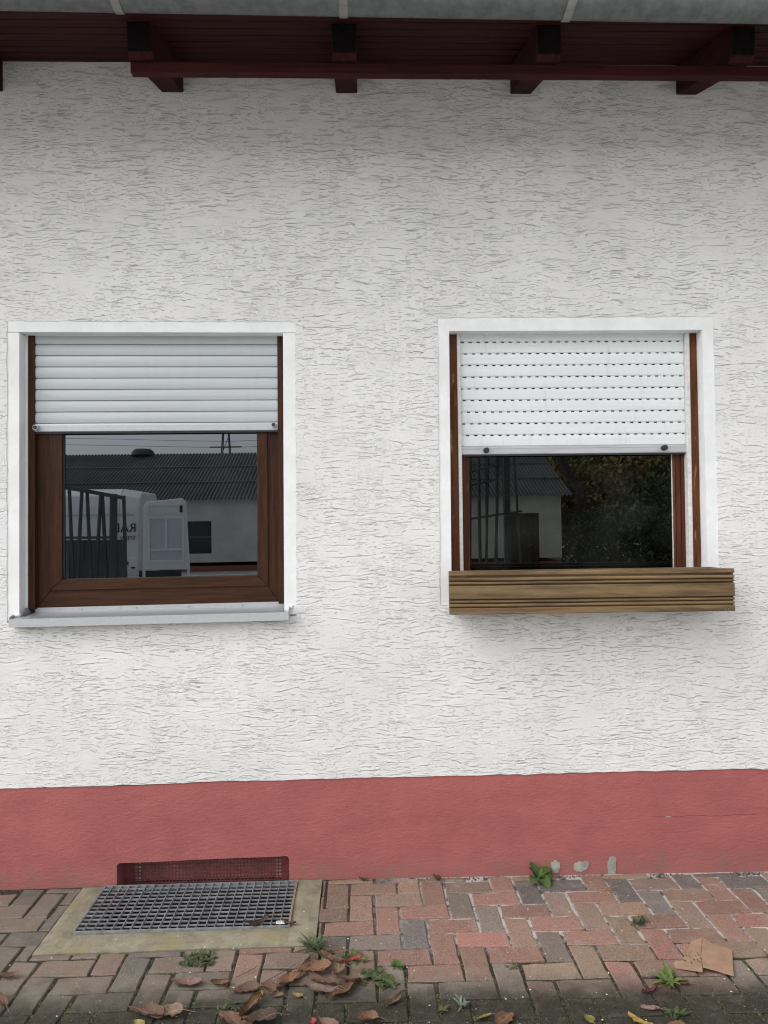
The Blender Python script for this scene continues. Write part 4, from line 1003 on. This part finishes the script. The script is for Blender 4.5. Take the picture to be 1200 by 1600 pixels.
van = thing('van', 'white delivery van with its rear door swung open, reflected in the left window', 'van', (-7.4, -15.2, 0))
vb = MB()
vp = [(-15.5, .35), (-14.46, .35), (-14.42, .5), (-14.42, 1.5), (-14.50, 2.0), (-14.62, 2.28), (-14.85, 2.45), (-16.0, 2.45), (-16.2, 2.2), (-16.3, 1.5), (-16.3, .35)]
vb.prism_x(vp, -10.6, -5.75)
n = len(vp); vb.add([(-5.75, y, z) for y, z in vp]+[(-5.30, -15.35+(y+15.35)*.985, .35+(z-.35)*.96) for y, z in vp], [(i, (i+1) % n, n+(i+1) % n, n+i) for i in range(n)]+[tuple(range(n, 2*n))])
mk('body', vb, M['van'], van, bevel=.02)
mk('body_moulding', MB().box((-10.4, -14.44, .62), (-5.35, -14.405, .70)), M['vandark'], van); mk('body_moulding', MB().box((-10.4, -14.46, 1.80), (-5.4, -14.43, 1.83)), M['vanin'], van)
mk('bonnet', MB().prism([(-14.5, .35), (-14.5, 1.2), (-16.2, 1.2), (-16.2, .35)], 0, -11.7, -10.6), M['van'], van, bevel=.05)
hd = mk('tail_lamp', MB().box((-5.52, -14.425, .50), (-5.30, -14.39, .80)), M['van'], van, bevel=.02); mk('lamp_slot', MB().box((-5.46, -14.39, .54), (-5.36, -14.382, .58)), M['vandark'], hd)
for x in (-10.5, -6.9):
    w = mk('wheel', MB().tube([(x, -14.62, .34), (x, -14.40, .34)], .34, 20), M['vandark'], van); mk('rim', MB().tube([(x, -14.40, .34), (x, -14.385, .34)], .20, 16), M['alu'], w)
dmb = MB().prism([(-5.20, .50), (-5.16, 2.0), (-5.08, 2.12), (-4.25, 2.20), (-4.16, 2.10), (-4.08, .50)], 1, -14.46, -14.40); vd = mk('rear_door', dmb, M['van'], van, bevel=.015)
def frame_on(parent, x0, x1, z0, z1, w, y, mat, name):
    mb = MB()
    mb.prism([(x0, z0), (x1, z0), (x1-w, z0+w), (x0+w, z0+w)], 1, y, y+.03); mb.prism([(x1, z0), (x1, z1), (x1-w, z1-w), (x1-w, z0+w)], 1, y, y+.03); mb.prism([(x1, z1), (x0, z1), (x0+w, z1-w), (x1-w, z1-w)], 1, y, y+.03); mb.prism([(x0, z1), (x0, z0), (x0+w, z0+w), (x0+w, z1-w)], 1, y, y+.03); return mk(name, mb, mat, parent)
mk('door_lining', MB().box((-5.02, -14.40, .72), (-4.24, -14.385, 1.72)), M['vanin'], vd)
frame_on(vd, -5.06, -4.20, .68, 1.76, .05, -14.40, M['van'], 'door_rib'); frame_on(vd, -5.06, -4.20, 1.82, 2.05, .03, -14.40, M['van'], 'door_rib')
mk('door_rib', MB().box((-4.65, -14.385, 1.0), (-4.60, -14.365, 1.70)), M['van'], vd); mk('door_rib', MB().box((-5.0, -14.385, .95), (-4.25, -14.365, 1.0)), M['van'], vd)
mk('door_latch', MB().box((-4.30, -14.40, 1.86), (-4.24, -14.36, 2.02)), M['vandark'], vd)
for x in (-5.17, -4.12): mk('door_leg', MB().box((x-.03, -14.46, .22), (x+.03, -14.41, .50)), M['van'], vd)
mk('bumper', MB().box((-5.30, -14.5, .25), (-4.3, -14.47, .48)), M['vandark'], van)
def text(s, x, z, size, mat, parent, y=-14.405):
    c = bpy.data.curves.new('lettering', 'FONT'); c.body = s; c.size = size; c.extrude = .002; c.align_x = 'LEFT'
    tmp = bpy.data.objects.new('lettering_curve', c); COL.objects.link(tmp); bpy.context.view_layer.update()
    me = bpy.data.meshes.new_from_object(tmp.evaluated_get(bpy.context.evaluated_depsgraph_get())); bpy.data.objects.remove(tmp)
    o = bpy.data.objects.new('lettering', me); COL.objects.link(o); me.materials.clear(); me.materials.append(mat); o.parent = parent; o.rotation_euler = (R(90), 0, R(180)); o.location = Vector((x, y, z))-base_of(parent); return o
text('RAD', -5.33, 1.40, .30, M['lettering'], van); text('STEVV', -5.36, 1.22, .13, M['lettering'], van)

rk = thing('glass_rack', 'dark steel transport rack with leaning sheets reflected in the left window', 'rack', (-4.4, -8.7, 0))
mk('top_beam', MB().hexa([(-5.6, -8.45, 2.33), (-3.73, -8.45, 1.97), (-3.73, -8.40, 1.97), (-5.6, -8.40, 2.33), (-5.6, -8.45, 2.40), (-3.73, -8.45, 2.03), (-3.73, -8.40, 2.03), (-5.6, -8.40, 2.40)]), M['rack'], rk)
mk('rail', MB().box((-5.6, -8.44, 1.36), (-3.88, -8.40, 1.40)), M['rack'], rk)
for i, (xa, xb) in enumerate([(-4.62, -4.50), (-4.42, -4.50), (-4.34, -4.22), (-4.12, -4.22), (-4.10, -3.98), (-3.92, -3.92), (-3.76, -3.70), (-5.0, -4.9), (-5.3, -5.2)]):
    zt_ = 2.02+.17*(-3.64-xa); mk('post', MB().tube([(xa, -8.46, zt_), (xb, -8.36, .0)], .028 if i != 5 else .06, 6), M['rack'], rk)
for i in range(4): mk('leaning_sheet', MB().hexa([(-5.5+i*.42, -8.40-.03*i, .02), (-5.05+i*.42, -8.40-.03*i, .02), (-5.05+i*.42, -8.37-.03*i, .02), (-5.5+i*.42, -8.37-.03*i, .02), (-5.5+i*.42, -8.50-.03*i, 1.34), (-5.05+i*.42, -8.50-.03*i, 1.34), (-5.05+i*.42, -8.47-.03*i, 1.34), (-5.5+i*.42, -8.47-.03*i, 1.34)]), M['sheet'], rk)
rk2 = thing('steel_frame_rack', 'tall dark steel stand of leaning beams reflected in the right window', 'rack', (1.6, -5.4, 0))
RB = random.Random(8)
for i, (xa, xb, rr2) in enumerate([(1.36, 1.28, .016), (1.47, 1.42, .022), (1.53, 1.50, .012), (1.60, 1.46, .018), (1.66, 1.62, .012), (1.72, 1.56, .02), (1.75, 1.80, .022), (1.86, 1.96, .016), (1.22, 1.2, .02), (1.1, 1.15, .02)]):
    mk('beam', MB().tube([(xa, -5.50-RB.uniform(0, .2), 2.9), (xb, -5.35, .0)], rr2, 6), M['rack'], rk2)
mk('main_post', MB().box((1.755, -5.6, 0), (1.825, -5.5, 2.9)), M['rack'], rk2)
for z0_, z1_ in ((2.13, 2.24), (1.60, 1.68), (1.98, 2.07), (.9, .9)): mk('cross_rail', MB().tube([(1.0, -5.42, z0_-.05), (1.66 if z0_ != 1.6 else 1.95, -5.42, z1_)], .014, 6), M['rack'], rk2)

def tree(name, label, x, y, h, trunk_r, seed, crown=None, levels=5, group=None, cat='tree', leafn=0, mat=None, spread=.42, crad=2.0, ch=2.0, ls=.10):
    r = random.Random(seed); t = thing(name, label, cat, (x, y, 0), group); mb = MB(); tips = []
    def grow(p, d, L, rad, lv):
        q = p+d*L*.5+Vector((r.uniform(-.05, .05), r.uniform(-.05, .05), 0))*L; e = q+(d+Vector((r.uniform(-.12, .12), r.uniform(-.12, .12), .06))).normalized()*L*.5
        mb.tube([p, q, e], rad, 5 if lv < 3 else 3, rad*.62, cap=False); tips.append(e)
        if lv >= levels: return
        for k in range(r.choice([2, 3, 3])):
            a = r.uniform(0, 6.28); nd = (d+Vector((math.cos(a), math.sin(a), r.uniform(-.1, .35)))*spread*r.uniform(.7, 1.5)).normalized(); grow(e, nd, L*r.uniform(.6, .82), rad*.58, lv+1)
    grow(Vector((x, y, -.06)), Vector((0, 0, 1)), h*.34, trunk_r, 0); mk('trunk', mb, M['bark'], t, fix=False)
    if leafn:
        lm = MB(); tp = [q for q in tips if q.z > h*.2] or tips
        for i in range(leafn):
            c = Vector(r.choice(tp)); c.z = c.z*r.uniform(.25, 1.05); p = c+Vector((r.gauss(0, .5), r.gauss(0, .5), r.gauss(0, .42)))*crad*.4
            if p.z < .15: p.z = r.uniform(.15, h*.6)
            a = Vector((r.gauss(0, 1), r.gauss(0, 1), r.gauss(0, 1))).normalized(); b = a.orthogonal().normalized(); s = ls*r.uniform(.6, 1.4)
            lm.add([p+a*s, p+b*s*.6, p-a*s, p-b*s*.6], [(0, 1, 2, 3)])
        mk('crown', lm, mat, t, fix=False)
    return t
tree('bare_tree', 'bare dark tree with forked branches reflected in the right window', 9.8, -29.5, 8.5, .24, 3, levels=6, spread=.5)
GT = 'trees beyond the barn, reflected in the right window'
for i, (x, y, h, mt, lab) in enumerate([(11.5, -33, 4.8, 'autumn', 'low yellow autumn tree just behind the bare tree'), (14.2, -31.5, 5.4, 'autumn', 'yellow brown autumn tree right of the bare tree'), (12.8, -27.5, 3.4, 'ever', 'dark green bush in front of the yellow trees'), (16.8, -28.5, 6.0, 'ever', 'dark evergreen tree at the right end of the tree row'), (9.4, -34.5, 5.6, 'autumn', 'ochre autumn tree directly behind the barn end'), (19.5, -27, 6.5, 'autumn', 'tall mixed tree beyond the dark evergreen'), (15.2, -25.0, 3.0, 'ever', 'low dark hedge bush nearest the house among the trees')]):
    tree('autumn_tree' if mt == 'autumn' else 'evergreen_bush', lab, x, y, h, .14, 50+i, levels=3, group=GT, leafn=7000, mat=M[mt], crad=2.4, spread=.6, ls=.13)
hg = MB(); rh = random.Random(77)
for i in range(14000):
    c = Vector((rh.uniform(7.4, 27), -23.6+rh.gauss(0, .5), rh.uniform(-.05, 1.9+.5*mnoise.noise(Vector((i*.0013, 0, 0)))))); a = Vector((rh.gauss(0, 1), rh.gauss(0, 1), rh.gauss(0, 1))).normalized(); b = a.orthogonal().normalized(); q = .10*rh.uniform(.6, 1.4)
    hg.add([c+a*q, c+b*q*.6, c-a*q, c-b*q*.6], [(0, 1, 2, 3)])
hdg = thing('hedge', 'long low dark hedge beside the barn end, reflected in the right window', 'hedge', (17, -23.6, 0)); mk('crown', hg, M['ever'], hdg, fix=False)
wd = MB()
for i in range(26000):
    x = rh.uniform(9, 75); hgt = 8.5+3*mnoise.noise(Vector((x*.12, 4, 0)))+1.5*mnoise.noise(Vector((x*.5, 9, 0))); c = Vector((x, -62+rh.gauss(0, 2.5), hgt*math.sqrt(rh.random()))); a = Vector((rh.gauss(0, 1), rh.gauss(0, 1), rh.gauss(0, 1))).normalized(); b = a.orthogonal().normalized(); q = .34*rh.uniform(.6, 1.4)
    wd.add([c+a*q, c+b*q*.6, c-a*q, c-b*q*.6], [(0, 1, 2, 3)])
o = mk('woods', wd, M['ever'], fix=False); o['kind'] = 'stuff'; o['label'] = 'far dark wood behind the autumn trees, reflected in the right window'
pyl = thing('pylon', 'thin lattice power pylon rising far behind the barn roof', 'pylon', (-17, -92, 0))
pm = MB()
for s in (-1, 1):
    for t in (-1, 1): pm.tube([(-17+s*1.1, -92+t*1.1, 0), (-17+s*.25, -92+t*.25, 15)], .09, 4)
for k in range(7): pm.tube([(-17-1.1+.12*k, -92, k*2.1), (-17+1.1-.13*(k+1), -92, (k+1)*2.1)], .06, 4)
mk('mast', pm, M['rack'], pyl)
for zz in (11.2, 13.0): mk('cross_arm', MB().box((-19, -92.1, zz), (-15, -91.9, zz+.16)), M['rack'], pyl)
cbm = MB()
for zz in (11.2, 12.0, 13.0): cbm.tube([(-70, -91, zz+1.5), (-17, -92, zz), (40, -90, zz+1.2)], .03, 4)
tag(mk('power_line', cbm, M['rack'], loc=(-17, -92, 11)), 'thin power lines strung from the far pylon', 'power line')
print('bricks', n_brick)
